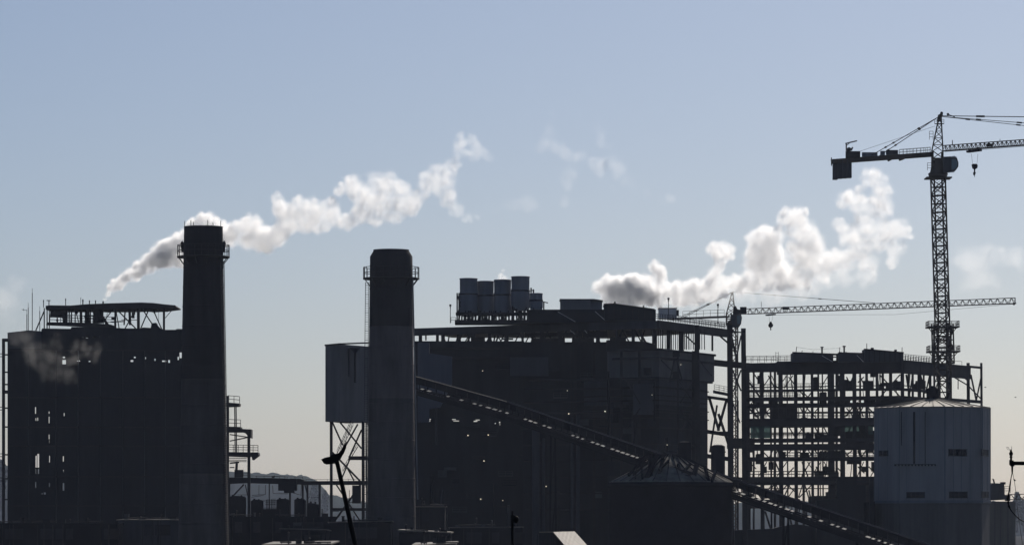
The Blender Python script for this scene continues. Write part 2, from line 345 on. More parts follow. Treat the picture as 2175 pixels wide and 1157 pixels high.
    part('column', M['steel'], t, lambda b: b.beam(P(-90, 750, Y-2), P(-90, 1400, Y-2), 6*S(Y)))
    # side balcony beside the chimney
    part('railing', M['steel'], t, lambda b: (b.beam(P(350, 704, Y+1.5), P(392, 704, Y+1.5), .3), b.rail([P(375, 714, Y+1.5), P(400, 714, Y+1.5)], 15*S(Y), 2.8, .2, 2)))
    # facade ribs and service panels give the dark face some relief
    part('pilaster', M['clad_mid'], t, lambda b: [b.box(P(x, 1388, Y-.5), P(x+1.6, 742, Y-.5)+Vector((0, .48, 0))) for x in (60, 118, 165, 212, 260, 306, 350)])
    part('girder', M['steel'], t, lambda b: [b.box(P(18, y+2.5, Y-.9), P(386, y, Y-.9)+Vector((0, .38, 0))) for y in (742, 842, 905, 945, 1010, 1072)])
left_house()
for i, (x, y, l) in enumerate(((68.5, 612, 'tallest thin whip antenna on the sloping roof of the boiler house'), (60, 643, 'short whip antenna just beside the tallest one on the boiler house'), (57, 657, 'short antenna with a sideways crossbar on the boiler house roof'), (84.5, 650, 'thin antenna nearest the arched canopy of the boiler house'))):
    def an(b):
        b.beam(P(x, 703, 934), P(x, y+10, 934), .16); b.beam(P(x, y+10, 934), P(x, y, 934), .08)
        if i == 2: b.beam(P(46, 657, 934), P(57, 659, 934), .1); b.beam(P(50, 655, 934), P(50, 660, 934), .08)
    m = MB(); an(m); tag(m.build('antenna', M['steel']), l, 'antenna', 'antennas on the boiler house roof')

# ------------------------------------------------------------------ stepped platform tower beside the tall chimney
def platform_tower():
    Y = 880
    t = thing('platform_tower', (XX(520, Y), Y, 0), 'open steel tower of stepped platforms with railings, just beside the tall chimney', 'platform tower')
    st = M['steel']
    part('column', st, t, lambda b: b.beam(P(528.5, 911, Y), P(530, 1450, Y), 6*S(Y)))
    part('column', st, t, lambda b: b.beam(P(528.5, 911, Y+6), P(530, 1450, Y+6), 5*S(Y)))
    part('column', st, t, lambda b: b.beam(P(484, 840, Y+3), P(484, 1450, Y+3), 5*S(Y)))
    part('platform', st, t, lambda b: b.prism([(480, 854), (508, 856), (507, 862), (480, 863)], Y, 6))
    part('platform', st, t, lambda b: b.prism([(480, 905), (511, 906), (511, 910), (533, 911), (533, 930), (528, 928), (522, 920), (515, 917), (480, 917)], Y, 6))
    part('platform', st, t, lambda b: b.prism([(480, 959), (548, 960), (549, 966), (536, 976), (534, 968), (526, 970), (480, 968)], Y, 6))
    part('railing', st, t, lambda b: b.rail([P(485, 854, Y), P(509, 856, Y)], 14.5*S(Y), 1.5, .12))
    part('railing', st, t, lambda b: b.rail([P(485, 905, Y), P(511, 906, Y)], 15*S(Y), 1.5, .12))
    part('railing', st, t, lambda b: b.rail([P(485, 959, Y), P(548, 960, Y)], 15*S(Y), 1.1, .12, 3))
    part('brace', st, t, lambda b: (b.beam(P(488, 922, Y+1), P(528, 928, Y+1), .25), b.beam(P(528, 928, Y+1), P(488, 936, Y+1), .25)))
    for x in (498.5, 501.5): part('pipe', st, t, lambda b: b.cyl(P(x, 863, Y+2), P(x+1, 960, Y+2), .13, n=8))
    part('beam', st, t, lambda b: [b.beam(P(486, y, Y+1), P(524, y+.5, Y+1), .16) for y in (972, 976, 979)])
    part('valve', st, t, lambda b: (b.beam(P(488, 983, Y+1), P(508, 981, Y+1), .35), b.cyl(P(503, 983, Y+1), P(502, 998, Y+1), .3, n=8), b.beam(P(488, 992, Y+1), P(498, 992, Y+1), .25)))
    part('cabinet', st, t, lambda b: b.pbox(498, 997, 516, 1013, Y, 2))
    part('railing', st, t, lambda b: b.rail([P(516, 1013, Y), P(526, 1013, Y)], 8*S(Y), 1.2, .1))
platform_tower()

# ------------------------------------------------------------------ pipe bridge
def pipe_bridge():
    Y = 900
    t = thing('pipe_bridge', (XX(640, Y), Y, 0), 'long low elevated pipe bridge on thin posts between the two chimneys', 'pipe bridge')
    st = M['steel']
    part('deck', st, t, lambda b: b.prism([(480, 1013), (600, 1015), (645, 1018), (645, 1028), (600, 1027), (520, 1025), (480, 1027)], Y, 4))
    part('deck', st, t, lambda b: b.prism([(645, 1021), (790, 1020), (790, 1028), (645, 1029)], Y, 4))
    part('railing', st, t, lambda b: (b.rail([P(528, 1014, Y), P(643, 1017, Y)], 4.5*S(Y), 1.9, .09, 1)))
    part('railing', st, t, lambda b: (b.rail([P(650, 1021, Y), P(785, 1020, Y)], 3.5*S(Y), 2.6, .08, 1)))
    for x, ww in ((487, 4), (529, 6), (572, 2), (616, 4), (643, 4), (653, 4), (679, 4.5)):
        part('post', st, t, lambda b: b.beam(P(x, 1026, Y+2), P(x+.5, 1450, Y+2), ww*S(Y)))
    part('brace', st, t, lambda b: (b.beam(P(488, 1060, Y), P(518, 1028, Y), .35), b.beam(P(521, 1028, Y), P(526, 1052, Y), .2), b.beam(P(655, 1058, Y), P(646, 1022, Y), .25)))
    part('fittings', st, t, lambda b: (b.pbox(577, 1010, 583, 1014, Y, .8), b.beam(P(581, 1010, Y), P(611, 1012, Y), .1), b.beam(P(583, 1009, Y), P(583, 1014, Y), .1), b.beam(P(605, 1010, Y), P(605, 1016, Y), .1), b.beam(P(616, 1016, Y), P(640, 1017, Y), .2)))
    part('transformer_box', st, t, lambda b: (b.pbox(591, 1016, 630, 1041, Y-1, 3), b.pbox(603, 1041, 625, 1046, Y-.5, 2)))
    for x0, y0, x1, y1 in ((535, 1051, 564, 1049), (550, 1029, 550, 1051), (564, 1029, 564, 1049), (579, 1030, 580, 1046), (580, 1047, 612, 1048), (622, 1046, 638, 1050), (660, 1055, 678, 1055), (505, 1050, 525, 1050), (640, 1026, 639, 1052), (534, 1055, 560, 1051)):
        part('cable', st, t, lambda b: b.beam(P(x0, y0, Y+1), P(x1, y1, Y+1), .1))
pipe_bridge()

# ------------------------------------------------------------------ low equipment between the chimneys
def yard():
    Y = 880; d = M['dark']
    specs = [(487, 1053, 519, 1150, 'dark equipment block at the foot of the platform tower'), (533, 1061, 556, 1150, 'dark flat topped machine unit behind low switchgear'), (587, 1059, 612, 1150, 'dark domed machine unit under the hanging transformer box'),
             (625, 1059, 647, 1150, 'dark square machine unit beside two bridge posts'), (653, 1067, 676, 1150, 'dark sloping machine unit nearest the bunker legs')]
    for i, (x0, y0, x1, y1, l) in enumerate(specs):
        t = thing('machine_unit', (XX((x0+x1)/2, Y), Y, 0), l, 'machine unit', 'machine units under the pipe bridge')
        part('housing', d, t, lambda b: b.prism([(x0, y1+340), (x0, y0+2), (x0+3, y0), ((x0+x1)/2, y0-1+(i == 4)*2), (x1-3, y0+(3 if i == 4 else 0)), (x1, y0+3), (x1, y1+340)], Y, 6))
        part('vent_cap', d, t, lambda b: (b.pbox(x0+5, y0-3, x0+9, y0+1, Y+2, .6), b.pbox(x1-8, y0-2, x1-5, y0+2, Y+1, .6)))
        part('pipe', d, t, lambda b: (b.beam(P(x1+2, y0+3, Y+1), P(x1+2, y1, Y+1), .12), b.beam(P(x1, y0+12, Y+1), P(x1+4, y0+12, Y+1), .12)))
    t = thing('switchgear', (XX(575, Y), Y, 0), 'row of thin upright insulators of low switchgear between two machine units', 'switchgear')
    for x in (566, 569, 573, 577, 580, 584):
        part('insulator', d, t, lambda b: (b.beam(P(x, 1058+(x % 4), Y+3), P(x, 1085, Y+3), .14), [b.cyl(P(x, yy, Y+3), P(x, yy+1.3, Y+3), .22, n=8) for yy in (1062, 1066, 1070)]))
    part('rack', d, t, lambda b: (b.beam(P(556, 1063, Y+3), P(588, 1062, Y+3), .12), b.beam(P(556, 1078, Y+3), P(588, 1078, Y+3), .12), b.pbox(555, 1080, 590, 1450, Y+2.5, 2)))
yard()

def low_hall(name, label, pts, Y, d, m='dark', roofm=None, roof=None, cat='low building'):
    t = thing(name, (XX(sum(p[0] for p in pts)/len(pts), Y), Y, 0), label, cat)
    part('walls', M[m], t, lambda b: b.prism(pts, Y, d))
    return t
def hall(x0, x1, y, Y, d, h_rise, label, walls='dark', roof='roof', extra=None, y2=None):
    """low building whose sunlit roof falls towards the viewer; y = photo row of its near eave"""
    t = thing('low_building', (XX((x0+x1)/2, Y), Y, 0), label, 'low building')
    z = Z(y, Y); zb = Z(y if y2 is None else y2, Y); a, b_ = XX(x0, Y), XX(x1, Y)
    part('walls', M[walls], t, lambda m: m.box((a, Y, 0), (b_, Y+d, min(z, zb)-.1)))
    def rf(m):
        m.add([(a-.3, Y-.3, z), (b_+.3, Y-.3, zb), (b_+.3, Y+d+.3, zb+h_rise), (a-.3, Y+d+.3, z+h_rise), (a-.3, Y-.3, z-.25), (b_+.3, Y-.3, zb-.25), (b_+.3, Y+d+.3, zb+h_rise-.25), (a-.3, Y+d+.3, z+h_rise-.25)],
              [(0,1,2,3),(7,6,5,4),(0,4,5,1),(1,5,6,2),(2,6,7,3),(3,7,4,0)])
    part('roof', M[roof], t, rf)
    rr_ = random.Random(int(x0*7+y)); n_ = max(3, int((x1-x0)/14))
    for k in range(n_):
        u = rr_.uniform(a+1, b_-1); v = Y+rr_.uniform(.5, min(4, d*.5)); w_ = rr_.uniform(.15, .9); hh_ = rr_.uniform(.3, 1.5)*(1 if k % 4 else 1.7); zz_ = min(z, zb)
        if k % 3 == 0: part('roof_vent', M[rr_.choice(('dark', 'clad', 'clad_mid'))], t, lambda m: (m.box((u-w_, v, zz_-.2), (u+w_, v+.8, zz_+hh_*.55)), m.box((u-w_-.1, v-.1, zz_+hh_*.55), (u+w_+.1, v+.9, zz_+hh_*.55+.12))))
        elif k % 3 == 1: part('vent_pipe', M['steel'], t, lambda m: (m.cyl((u, v, zz_-.2), (u, v, zz_+hh_), .12, n=8), m.cyl((u, v, zz_+hh_), (u, v, zz_+hh_+.18), .24, .05, n=8)))
        else: part('pipe_run', M['steel'], t, lambda m: (m.cyl((u-w_*3, v, zz_+.35), (u+w_*4, v, zz_+.35), .12, n=8), m.beam((u-w_*2, v, zz_-.2), (u-w_*2, v, zz_+.35), .1), m.beam((u+w_*3, v, zz_-.2), (u+w_*3, v, zz_+.35), .1)))
    for k in range(max(2, int((x1-x0)/30))):
        u = rr_.uniform(a+1, b_-1.5); part('downpipe', M['steel'], t, lambda m: m.beam((u, Y-.12, 0), (u, Y-.12, min(z, zb)-.3), .16))
        part('door', M['window'], t, lambda m: m.box((u+.6, Y-.06, min(z, zb)-3.6), (u+2.2, Y+.02, min(z, zb)-1.2)))
    if extra: extra(t)
    return t
# dark clutter filling the foot of the picture
hall(478, 700, 1096, 860, 30, 0, 'broad dark low building filling the ground between the chimneys', roof='dark')
hall(596, 692, 1120.5, 800, 18, -.25, 'low building with a thin sunlit roof edge nearest the tall chimney', roof='roof_dim', y2=1122.5)
hall(699, 830, 1107, 830, 14, -.2, 'small low building with a thin pale roof line behind the leaning lamp post', roof='roof_dim', y2=1104)
hall(848, 956, 1123.5, 790, 26, -.02, 'low building with the bright tilted roof strip below the second chimney', y2=1129)
hall(560, 700, 1155, 640, 30, .28, 'low building whose roof barely enters the bottom edge, by the lamp post', roof='roof_dim', y2=1153)
hall(878, 965, 1156, 640, 26, .22, 'low building whose pale roof touches the bottom edge below the bright strip', roof='roof_dim', y2=1153)
hall(955, 1110, 1118, 840, 14, -.15, 'long low building with a faint roof line behind the short camera post', roof='roof_dim', y2=1117)
hall(860, 945, 1074, 868, 12, .05, 'flat roofed annex at the foot of the second chimney', walls='clad', roof='roof_dim', y2=1074)
hall(250, 380, 1102, 860, 14, .05, 'brownish low annex at the foot of the boiler house beside the tall chimney', walls='clad_mid', roof='roof_dim')
hall(-60, 250, 1110, 850, 14, .02, 'long dark annex along the foot of the boiler house', roof='dark')
def shed():
    Y = 560; t = thing('shed', (XX(1190, Y), Y, 0), 'small shed with a sunlit corrugated sloping roof in front of the boiler house', 'shed')
    z = Z(1128.5, Y)
    a, b_, d = XX(1175, Y), XX(1225, Y), 18
    # gable building seen end on; the lit slope faces the sun side
    ax, bx = XX(1145, Y), XX(1252, Y); zl = Z(1180, Y)
    part('roof', M['roof'], t, lambda m: m.add([(a, Y, z), (b_, Y+d, z+.02), (XX(1270, Y), Y+d*.6, zl), (XX(1218, Y), Y-d*.4, zl), (a, Y, z-.2), (b_, Y+d, z-.18), (XX(1270, Y), Y+d*.6, zl-.2), (XX(1218, Y), Y-d*.4, zl-.2)],
        [(0,3,2,1),(4,5,6,7),(0,1,5,4),(1,2,6,5),(2,3,7,6),(3,0,4,7)]))
    part('walls', M['clad'], t, lambda m: (m.prism([(1145, 1130), (1175, 1129.5), (1216, 1180), (1216, 1800), (1145, 1800)], Y+.1, .3), m.box((ax, Y+.5, 0), (XX(1172, Y), Y+d*.8, z-.4))))
    part('ridge_cap', M['roof'], t, lambda m: m.beam((ax, Y-.1, z-.05), (a, Y-.1, z-.02), .15))
shed()

# ------------------------------------------------------------------ grey bunker on its trestle
def bunker():
    Y = 890; st = M['steel']; s = S(Y)
    t = thing('bunker_tower', (XX(738, Y), Y, 0), 'plain grey box bunker raised on a braced steel trestle, beside the second chimney', 'bunker')
    def hull(b):
        A, Bc, C = (691, Y+4), (722, Y), (792, Y+14)
        zt, zb = Z(730.5, Y), Z(894, Y)
        pl = [Vector((XX(p, y), y, 0)) for p, y in (A, Bc, C)] + [Vector((XX(735, Y+20), Y+20, 0))]
        vs = [p+Vector((0, 0, zb)) for p in pl] + [p+Vector((0, 0, zt)) for p in pl]
        b.add(vs, [(3,2,1,0),(4,5,6,7)] + [(i, (i+1) % 4, 4+(i+1) % 4, 4+i) for i in range(4)])
    part('bunker', M['bunker'], t, hull)
    part('roof_edge', st, t, lambda b: (b.beam(P(690.5, 733, Y+4), P(722, 730, Y-.1), .35), b.beam(P(722, 730, Y-.1), P(790, 727.5, Y+13), .35)))
    part('downpipe', M['clad'], t, lambda b: (b.beam(P(741, 740, Y+2.5), P(741, 800, Y+2.5), .3), ))
    part('downpipe', M['clad'], t, lambda b: b.beam(P(754, 744, Y+4), P(754, 812, Y+4), .5))
    part('hood', M['clad'], t, lambda b: b.prism([(742, 738), (764, 738), (756, 748), (750, 748)], Y+2, 2.5))
    for x, ww, d in ((703.5, 6, 4), (770.5, 5, 4), (778, 2.2, 1), (704, 5, 16), (772, 5, 16), (738, 2, 12)):
        if ww == 2: continue
        part('leg', st, t, lambda b: b.beam(P(x, 894, Y+d), P(x+.8, 1450, Y+d), ww*s))
    for x0, y0, x1, y1, ww in ((706, 896, 728, 945, 3.5), (722, 896, 768, 952, 3.5), (760, 900, 712, 985, 3.5), (768, 912, 742, 970, 3.5), (706, 960, 768, 1024, 4), (736, 990, 752, 1020, 3), (744, 972, 724, 1020, 3),
                               (768, 1025, 708, 1110, 4), (712, 1025, 768, 1110, 3), (787, 905, 776, 896, 3.5)):
        part('brace', st, t, lambda b: b.beam(P(x0, y0, Y+8), P(x1, y1, Y+8), ww*s))
    for y0, y1, x0 in ((968, 976, 740), (1021, 1029, 704), (1078, 1084, 704)):
        part('beam', st, t, lambda b: b.pbox(x0, y0, 792, y1, Y+6, 2))
    def stairs(b):
        for (x0, y0, x1, y1) in ((716, 962, 745, 899), (722, 962, 750, 902), (728, 1000, 760, 948)):
            b.beam(P(x0, y0, Y+2), P(x1, y1, Y+2), .16); b.beam(P(x0, y0-7, Y+2), P(x1, y1-7, Y+2), .1)
            for k in range(9):
                p = P(x0, y0, Y+2).lerp(P(x1, y1, Y+2), k/8); b.beam(p, p+Vector((0, 0, 7*s)), .08)
    part('stairway', st, t, stairs)
    part('cage_ladder', st, t, lambda b: b.ladder(P(782, 1018, Y+1), P(782, 900, Y+1), 1.1, .12, .9))
    part('valve_block', st, t, lambda b: b.pbox(748, 1030, 766, 1068, Y+5, 3))
    part('pipework', st, t, lambda b: [b.beam(P(x0, y0, Y+4), P(x1, y1, Y+4), .12) for x0, y0, x1, y1 in ((732, 1058, 742, 1058), (742, 1040, 742, 1078), (736, 1066, 748, 1066), (776, 1030, 784, 1060), (784, 1060, 780, 1075), (787, 1030, 786, 1064), (776, 1048, 790, 1052), (706, 1085, 720, 1085))])
bunker()

# ------------------------------------------------------------------ central boiler house
def planwall(b, pl, zt, zb, th=.6):
    """vertical wall along plan points [(photo column, distance)]"""
    for (p0, y0), (p1, y1) in zip(pl[:-1], pl[1:]):
        A, B_ = Vector((XX(p0, y0), y0, 0)), Vector((XX(p1, y1), y1, 0)); n = (B_-A).normalized(); n = Vector((-n.y, n.x, 0))*th
        vs = [A+Vector((0, 0, zb)), B_+Vector((0, 0, zb)), B_+n+Vector((0, 0, zb)), A+n+Vector((0, 0, zb))]
        vs += [v+Vector((0, 0, zt-zb)) for v in vs]
        b.add(vs, [(3,2,1,0),(4,5,6,7),(0,1,5,4),(1,2,6,5),(2,3,7,6),(3,0,4,7)])
def plan_at(pl, px):
    for (p0, y0), (p1, y1) in zip(pl[:-1], pl[1:]):
        if p0 <= px <= p1:
            # straight line on the ground, so 1/Y runs evenly across the picture
            f = (px-p0)/(p1-p0); return 1/((1-f)/y0 + f/y1)
    return pl[0][1] if px < pl[0][0] else pl[-1][1]
def central_house():
    pl = [(880, 968), (1400, 930), (1580, 985)]; st = M['steel']; rnd = random.Random(5)
    t = thing('boiler_house', (XX(1250, 960), 960, 0), 'widest dark boiler house, five round bins on its roof, behind the long conveyor', 'boiler house')
    Yc = 930; zr = Z(678, Yc)
    # roof girder all round and the deck behind it
    part('roof_girder', M['clad_mid'], t, lambda b: planwall(b, pl[0:2], zr-.3, zr-19*S(Yc), .5))
    part('roof_girder', M['steel'], t, lambda b: planwall(b, [(1400, 930), (1545, 974)], zr-.2, zr-20*S(Yc), .5))
    part('roof_girder', M['steel'], t, lambda b: planwall(b, [(1545, 974.3), (1580, 985)], zr-.4, zr-6*S(Yc), .5))
    def deck(b):
        q = [Vector((XX(p, y), y, zr-.4)) for p, y in ((884, 969.5), (1400, 932), (1540, 973.5), (1300, 1010), (960, 1005))]
        n = 5; vs = q+[v-Vector((0, 0, .5)) for v in q]; b.add(vs, [tuple(range(n)), tuple(range(2*n-1, n-1, -1))]+[(i, (i+1) % n, n+(i+1) % n, n+i)[::-1] for i in range(n)])
    part('roof', M['roof_dim'], t, deck)
    for px in (893, 941, 975, 1005, 1040, 1076, 1110, 1150, 1190, 1232, 1270, 1310, 1345, 1388):
        y = plan_at(pl, px)+1; part('column', st, t, lambda b: b.beam(Vector((XX(px, y), y, zr-1)), Vector((XX(px, y), y, Z(730, y))), (5+rnd.random()*4)*S(y), .5))
    for k in range(46):
        px = rnd.uniform(905, 1385); y = plan_at(pl, px)+rnd.uniform(2, 9); dx = rnd.choice((-1, 1))*rnd.uniform(4, 17)
        if px < 1000 and k % 2: continue
        part('truss_bar', st, t, lambda b: b.beam(P(px, 700, y), P(px+dx, 728, y), rnd.uniform(1.5, 4.5)*S(y), .3))
    for (x0, x1, y0, y1) in ((1045, 1106, 706, 712), (1115, 1230, 706, 714), (1240, 1290, 703, 716), (1000, 1030, 716, 726), (1130, 1200, 718, 728), (1215, 1262, 717, 728), (1295, 1330, 716, 728), (1065, 1090, 718, 721), (1330, 1352, 703, 709), (903, 906, 700, 722), (926, 932, 704, 724)):
        part('duct', st, t, lambda b: b.pbox(x0, y0, x1, y1, plan_at(pl, x0)+5, 1.5))
    for px in [1394+4.6*k+rnd.uniform(-.8, .8) for k in range(23)]:
        if 1414 < px < 1424 or 1440 < px < 1454: continue
        y = 950+rnd.uniform(0, 8); part('hanger_rod', st, t, lambda b: b.beam(P(px, 700, y), P(px+rnd.uniform(-.8, .8), 742, y), rnd.uniform(1.2, 2.4)*S(y)))
    for px, ww in ((1393, 5), (1420, 9), (1447, 11)):
        y = 948; part('column', st, t, lambda b: b.beam(P(px, 700, y), P(px, 745, y), ww*S(y), .5))
    part('brace', st, t, lambda b: b.beam(P(1456, 712, 947), P(1484, 738, 947), .35))
    # walls
    windows = [(907, 889, 915, 891), (906, 892, 914, 894.5), (960, 889.5, 968, 891), (963, 892.5, 975, 894), (1006, 893, 1014, 895), (1010, 890.5, 1019, 892), (1060, 895, 1065, 898), (1061, 900, 1065, 902), (1051, 897.5, 1053, 899.5)]
    part('wall', M['clad'], t, lambda b: b.wall(879, 724, 1112, 1392, windows, 956, .5))
    part('wall', M['clad'], t, lambda b: b.wall(1111, 726, 1300, 1392, [], 948, .6))
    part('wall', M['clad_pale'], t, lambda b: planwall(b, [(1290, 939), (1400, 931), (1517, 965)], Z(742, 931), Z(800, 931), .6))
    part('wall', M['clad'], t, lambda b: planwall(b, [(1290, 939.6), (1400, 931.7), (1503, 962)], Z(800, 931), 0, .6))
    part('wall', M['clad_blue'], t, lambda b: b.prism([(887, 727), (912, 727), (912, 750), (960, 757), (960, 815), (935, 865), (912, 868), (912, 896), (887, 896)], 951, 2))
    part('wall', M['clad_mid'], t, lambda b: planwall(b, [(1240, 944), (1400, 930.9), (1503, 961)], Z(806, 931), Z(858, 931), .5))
    for yy in (822, 838, 866, 884): part('ledge', st, t, lambda b: planwall(b, [(1236, 943.2), (1400, 929.6), (1506, 960.6)], Z(yy, 930), Z(yy+2.2, 930), 1.1))
    for x0, y0, x1, y1 in ((1404, 764, 1440, 800), (1440, 806, 1475, 856), (1475, 806, 1444, 856), (1330, 806, 1360, 858), (1484, 764, 1512, 798), (1360, 866, 1330, 910), (1445, 870, 1475, 915), (1475, 870, 1447, 915)):
        part('brace', st, t, lambda b: b.beam(P(x0, y0, 927.5), P(x1, y1, 927.5), .3))
    part('ledge', st, t, lambda b: planwall(b, [(1288, 938), (1400, 930), (1521, 965)], Z(739, 930), Z(743.5, 930), 1.4))
    part('ledge', st, t, lambda b: planwall(b, [(1300, 937.5), (1400, 930), (1518, 964.5)], Z(757, 930), Z(761.5, 930), 1))
    part('ledge', st, t, lambda b: planwall(b, [(1120, 946), (1298, 936), (1400, 930), (1514, 963.5)], Z(800, 930), Z(804, 930), .9))
    part('transfer_girder', st, t, lambda b: b.prism([(1288, 722), (1372, 725), (1392, 731), (1392, 748), (1288, 745)], 941, 2))
    part('beam', st, t, lambda b: b.pbox(908, 737, 1110, 741, 954.5, 1))
    part('beam', st, t, lambda b: b.pbox(905, 757, 1112, 763, 954.3, 1.2))
    for yy in (820, 848, 872, 905, 940, 975, 1010, 1045, 1080):
        part('beam', st, t, lambda b: (planwall(b, [(1112, 946.5), (1300, 936.3), (1400, 929.2), (1503, 959.5)], Z(yy, 930), Z(yy+rnd.uniform(1.5, 3.5), 930), .5)))
    for px in (1022, 1064, 1122, 1160, 1214, 1222, 1262, 1320, 1358, 1440, 1473):
        y = plan_at(pl, px)-rnd.uniform(0, 1)-(.5 if px > 1400 else -4 if px < 1290 else 0); part('column', st, t, lambda b: b.beam(Vector((XX(px, y), y, Z(745, y))), Vector((XX(px, y), y, 0)), rnd.uniform(3, 7)*S(y), .5))
    for k in range(60):
        x = rnd.uniform(910, 1495); y0 = rnd.uniform(765, 1090); yy_ = (954.6 if x < 1112 else 946 if x < 1290 else plan_at(pl, x)-.6); mm = rnd.choice(('steel', 'clad_mid', 'clad', 'dark'))
        kind = k % 4
        if kind == 0: part('duct', M[mm], t, lambda b: b.pbox(x, y0, x+rnd.uniform(8, 40), y0+rnd.uniform(3, 8), yy_-1.2, 1.15))
        elif kind == 1: part('pipe', M[mm], t, lambda b: b.cyl(P(x, y0, yy_-.8), P(x, y0+rnd.uniform(40, 160), yy_-.8), rnd.uniform(.12, .45), n=8))
        elif kind == 2: part('platform', M[mm], t, lambda b: (b.pbox(x, y0, x+30, y0+1.5, yy_-1.6, 1.55), b.rail([P(x, y0, yy_-1.5), P(x+30, y0, yy_-1.5)], 1.1, 1.6, .08)))
        else: part('louvre', M[mm], t, lambda b: b.pbox(x, y0, x+rnd.uniform(10, 24), y0+rnd.uniform(8, 20), yy_-.25, .22))
    part('rear_wall', M['clad'], t, lambda b: b.box((XX(905, 956), 1010, 0), (XX(1400, 956), 1010.6, 48)))
    for x0, y0, x1, y1 in ((1433, 760, 1422, 812), (1436, 760, 1450, 812)):
        part('brace', M['clad'], t, lambda b: b.beam(P(x0, y0, 934), P(x1, y1, 934), .35))
    part('wall_box', M['clad'], t, lambda b: b.pbox(1430, 745, 1444, 757, 934, 3))
    part('panel', M['clad_mid'], t, lambda b: b.pbox(1083, 758, 1165, 798, 944, .5))
    part('panel', M['clad_mid'], t, lambda b: b.pbox(1345, 815, 1392, 880, 930.2, .5))
    # tall ducts that show on the face as slightly paler columns
    for x0, x1, y0 in ((1130, 1146, 900), (1152, 1158, 930), (1212, 1218, 885), (1224, 1232, 880)):
        part('downpipe', M['clad_mid'], t, lambda b: b.cyl(P((x0+x1)/2, y0, 940), P((x0+x1)/2, 1300, 940), (x1-x0)/2*S(940), n=12))
    # open steel end bay
    for px, y, ww, top in ((1480, 950, 10, 690), (1550, 975, 12, 690), (1579, 985, 10, 697), (1513, 975, 4, 700)):
        bot = 745 if ww == 4 else 1450
        part('column', st, t, lambda b: b.beam(P(px, top, y), P(px + (5 if bot > 1000 else 0), bot, y), ww*S(y), .6))
    for (x0, x1, py0, py1) in ((1515, 1585, 766, 779), (1515, 1550, 831, 837), (1500, 1550, 842, 848), (1503, 1549, 915, 923), (1500, 1550, 966, 975), (1503, 1588, 1010, 1016)):
        part('beam', st, t, lambda b: b.prism([(x0, py0-3), (x1, py0+4), (x1, py1+4), (x0, py1-3)], 972, 1.2))
    part('railing', st, t, lambda b: b.rail([P(1517, 829, 970), P(1548, 835, 970)], 13*S(970), 1.1, .1, 3))
    for x0, y0, x1, y1, ww in ((1521, 706, 1546, 728, 3.5), (1574, 712, 1563, 766, 3), (1552, 706, 1566, 770, 4), (1507, 846, 1527, 914, 5.5), (1544, 846, 1525, 914, 5.5), (1523, 860, 1508, 960, 4), (1526, 878, 1548, 945, 5.5), (1556, 785, 1574, 830, 3), (1574, 785, 1558, 830, 3), (1555, 850, 1572, 898, 2.5)):
        part('brace', st, t, lambda b: b.beam(P(x0, y0, 970), P(x1, y1, 970), ww*S(970)))
    part('beam', st, t, lambda b: b.beam(P(1505, 917, 970), P(1548, 917, 970), 3*S(970)))
    # stair rails catching the light
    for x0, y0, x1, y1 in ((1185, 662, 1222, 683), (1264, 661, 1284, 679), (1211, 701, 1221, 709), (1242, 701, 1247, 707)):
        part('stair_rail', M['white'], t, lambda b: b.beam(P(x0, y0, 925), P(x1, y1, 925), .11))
    # raised roof block and edge rails
    part('upper_block', M['clad'], t, lambda b: b.pbox(1121, 657, 1393, 684, 938, 14))
    part('railing', st, t, lambda b: b.rail([Vector((XX(1392, 932), 932, zr)), Vector((XX(1428, 938), 938, zr)), Vector((XX(1545, 974), 974, zr))], 12.5*S(935), 1.05, .12, 3))
    part('railing', st, t, lambda b: b.rail([Vector((XX(1420, 945), 945, zr)), Vector((XX(1538, 980), 980, zr))], 12.5*S(935), 1.6, .1, 2))
    part('railing', st, t, lambda b: b.rail([P(958, 685, 960), P(968, 685, 960)], 11*S(960), .9, .1, 2))
    part('bin_deck', st, t, lambda b: b.pbox(966, 679, 1124, 687, 946, 8))
    part('bin_deck', st, t, lambda b: b.pbox(968, 663, 1124, 668, 948, 6))
    for k in range(40):
        x = 978+k*3.6+rnd.uniform(-1.5, 1.5); y = 947+rnd.uniform(0, 9)
        if 1092 < x < 1122 and k % 2: continue
        part('support_post', st, t, lambda b: b.beam(P(x, 660 if x < 1087 else 650, y), P(x+rnd.uniform(-4, 4), 684, y), rnd.uniform(1.5, 4)*S(y)))
    for px, y0, y1 in ((971, 622, 683), (975, 622, 683), (1128, 611, 622), (1155, 642, 657), (1133, 614, 622)):
        part('post', st, t, lambda b: b.beam(P(px, y0, 947), P(px, y1, 947), 3*S(947)))
    for x0, y0, x1, y1 in ((971, 624, 978, 652), (978, 640, 972, 668), (1128, 616, 1135, 618), (1150, 640, 1164, 643)):
        part('brace', st, t, lambda b: b.beam(P(x0, y0, 947), P(x1, y1, 947), 2*S(947)))
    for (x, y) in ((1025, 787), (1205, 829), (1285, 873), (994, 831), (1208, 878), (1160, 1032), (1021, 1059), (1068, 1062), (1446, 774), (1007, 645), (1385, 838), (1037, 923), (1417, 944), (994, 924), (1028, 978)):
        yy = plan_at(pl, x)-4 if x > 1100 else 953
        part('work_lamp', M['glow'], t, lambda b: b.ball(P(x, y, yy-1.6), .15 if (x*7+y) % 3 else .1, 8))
central_house()

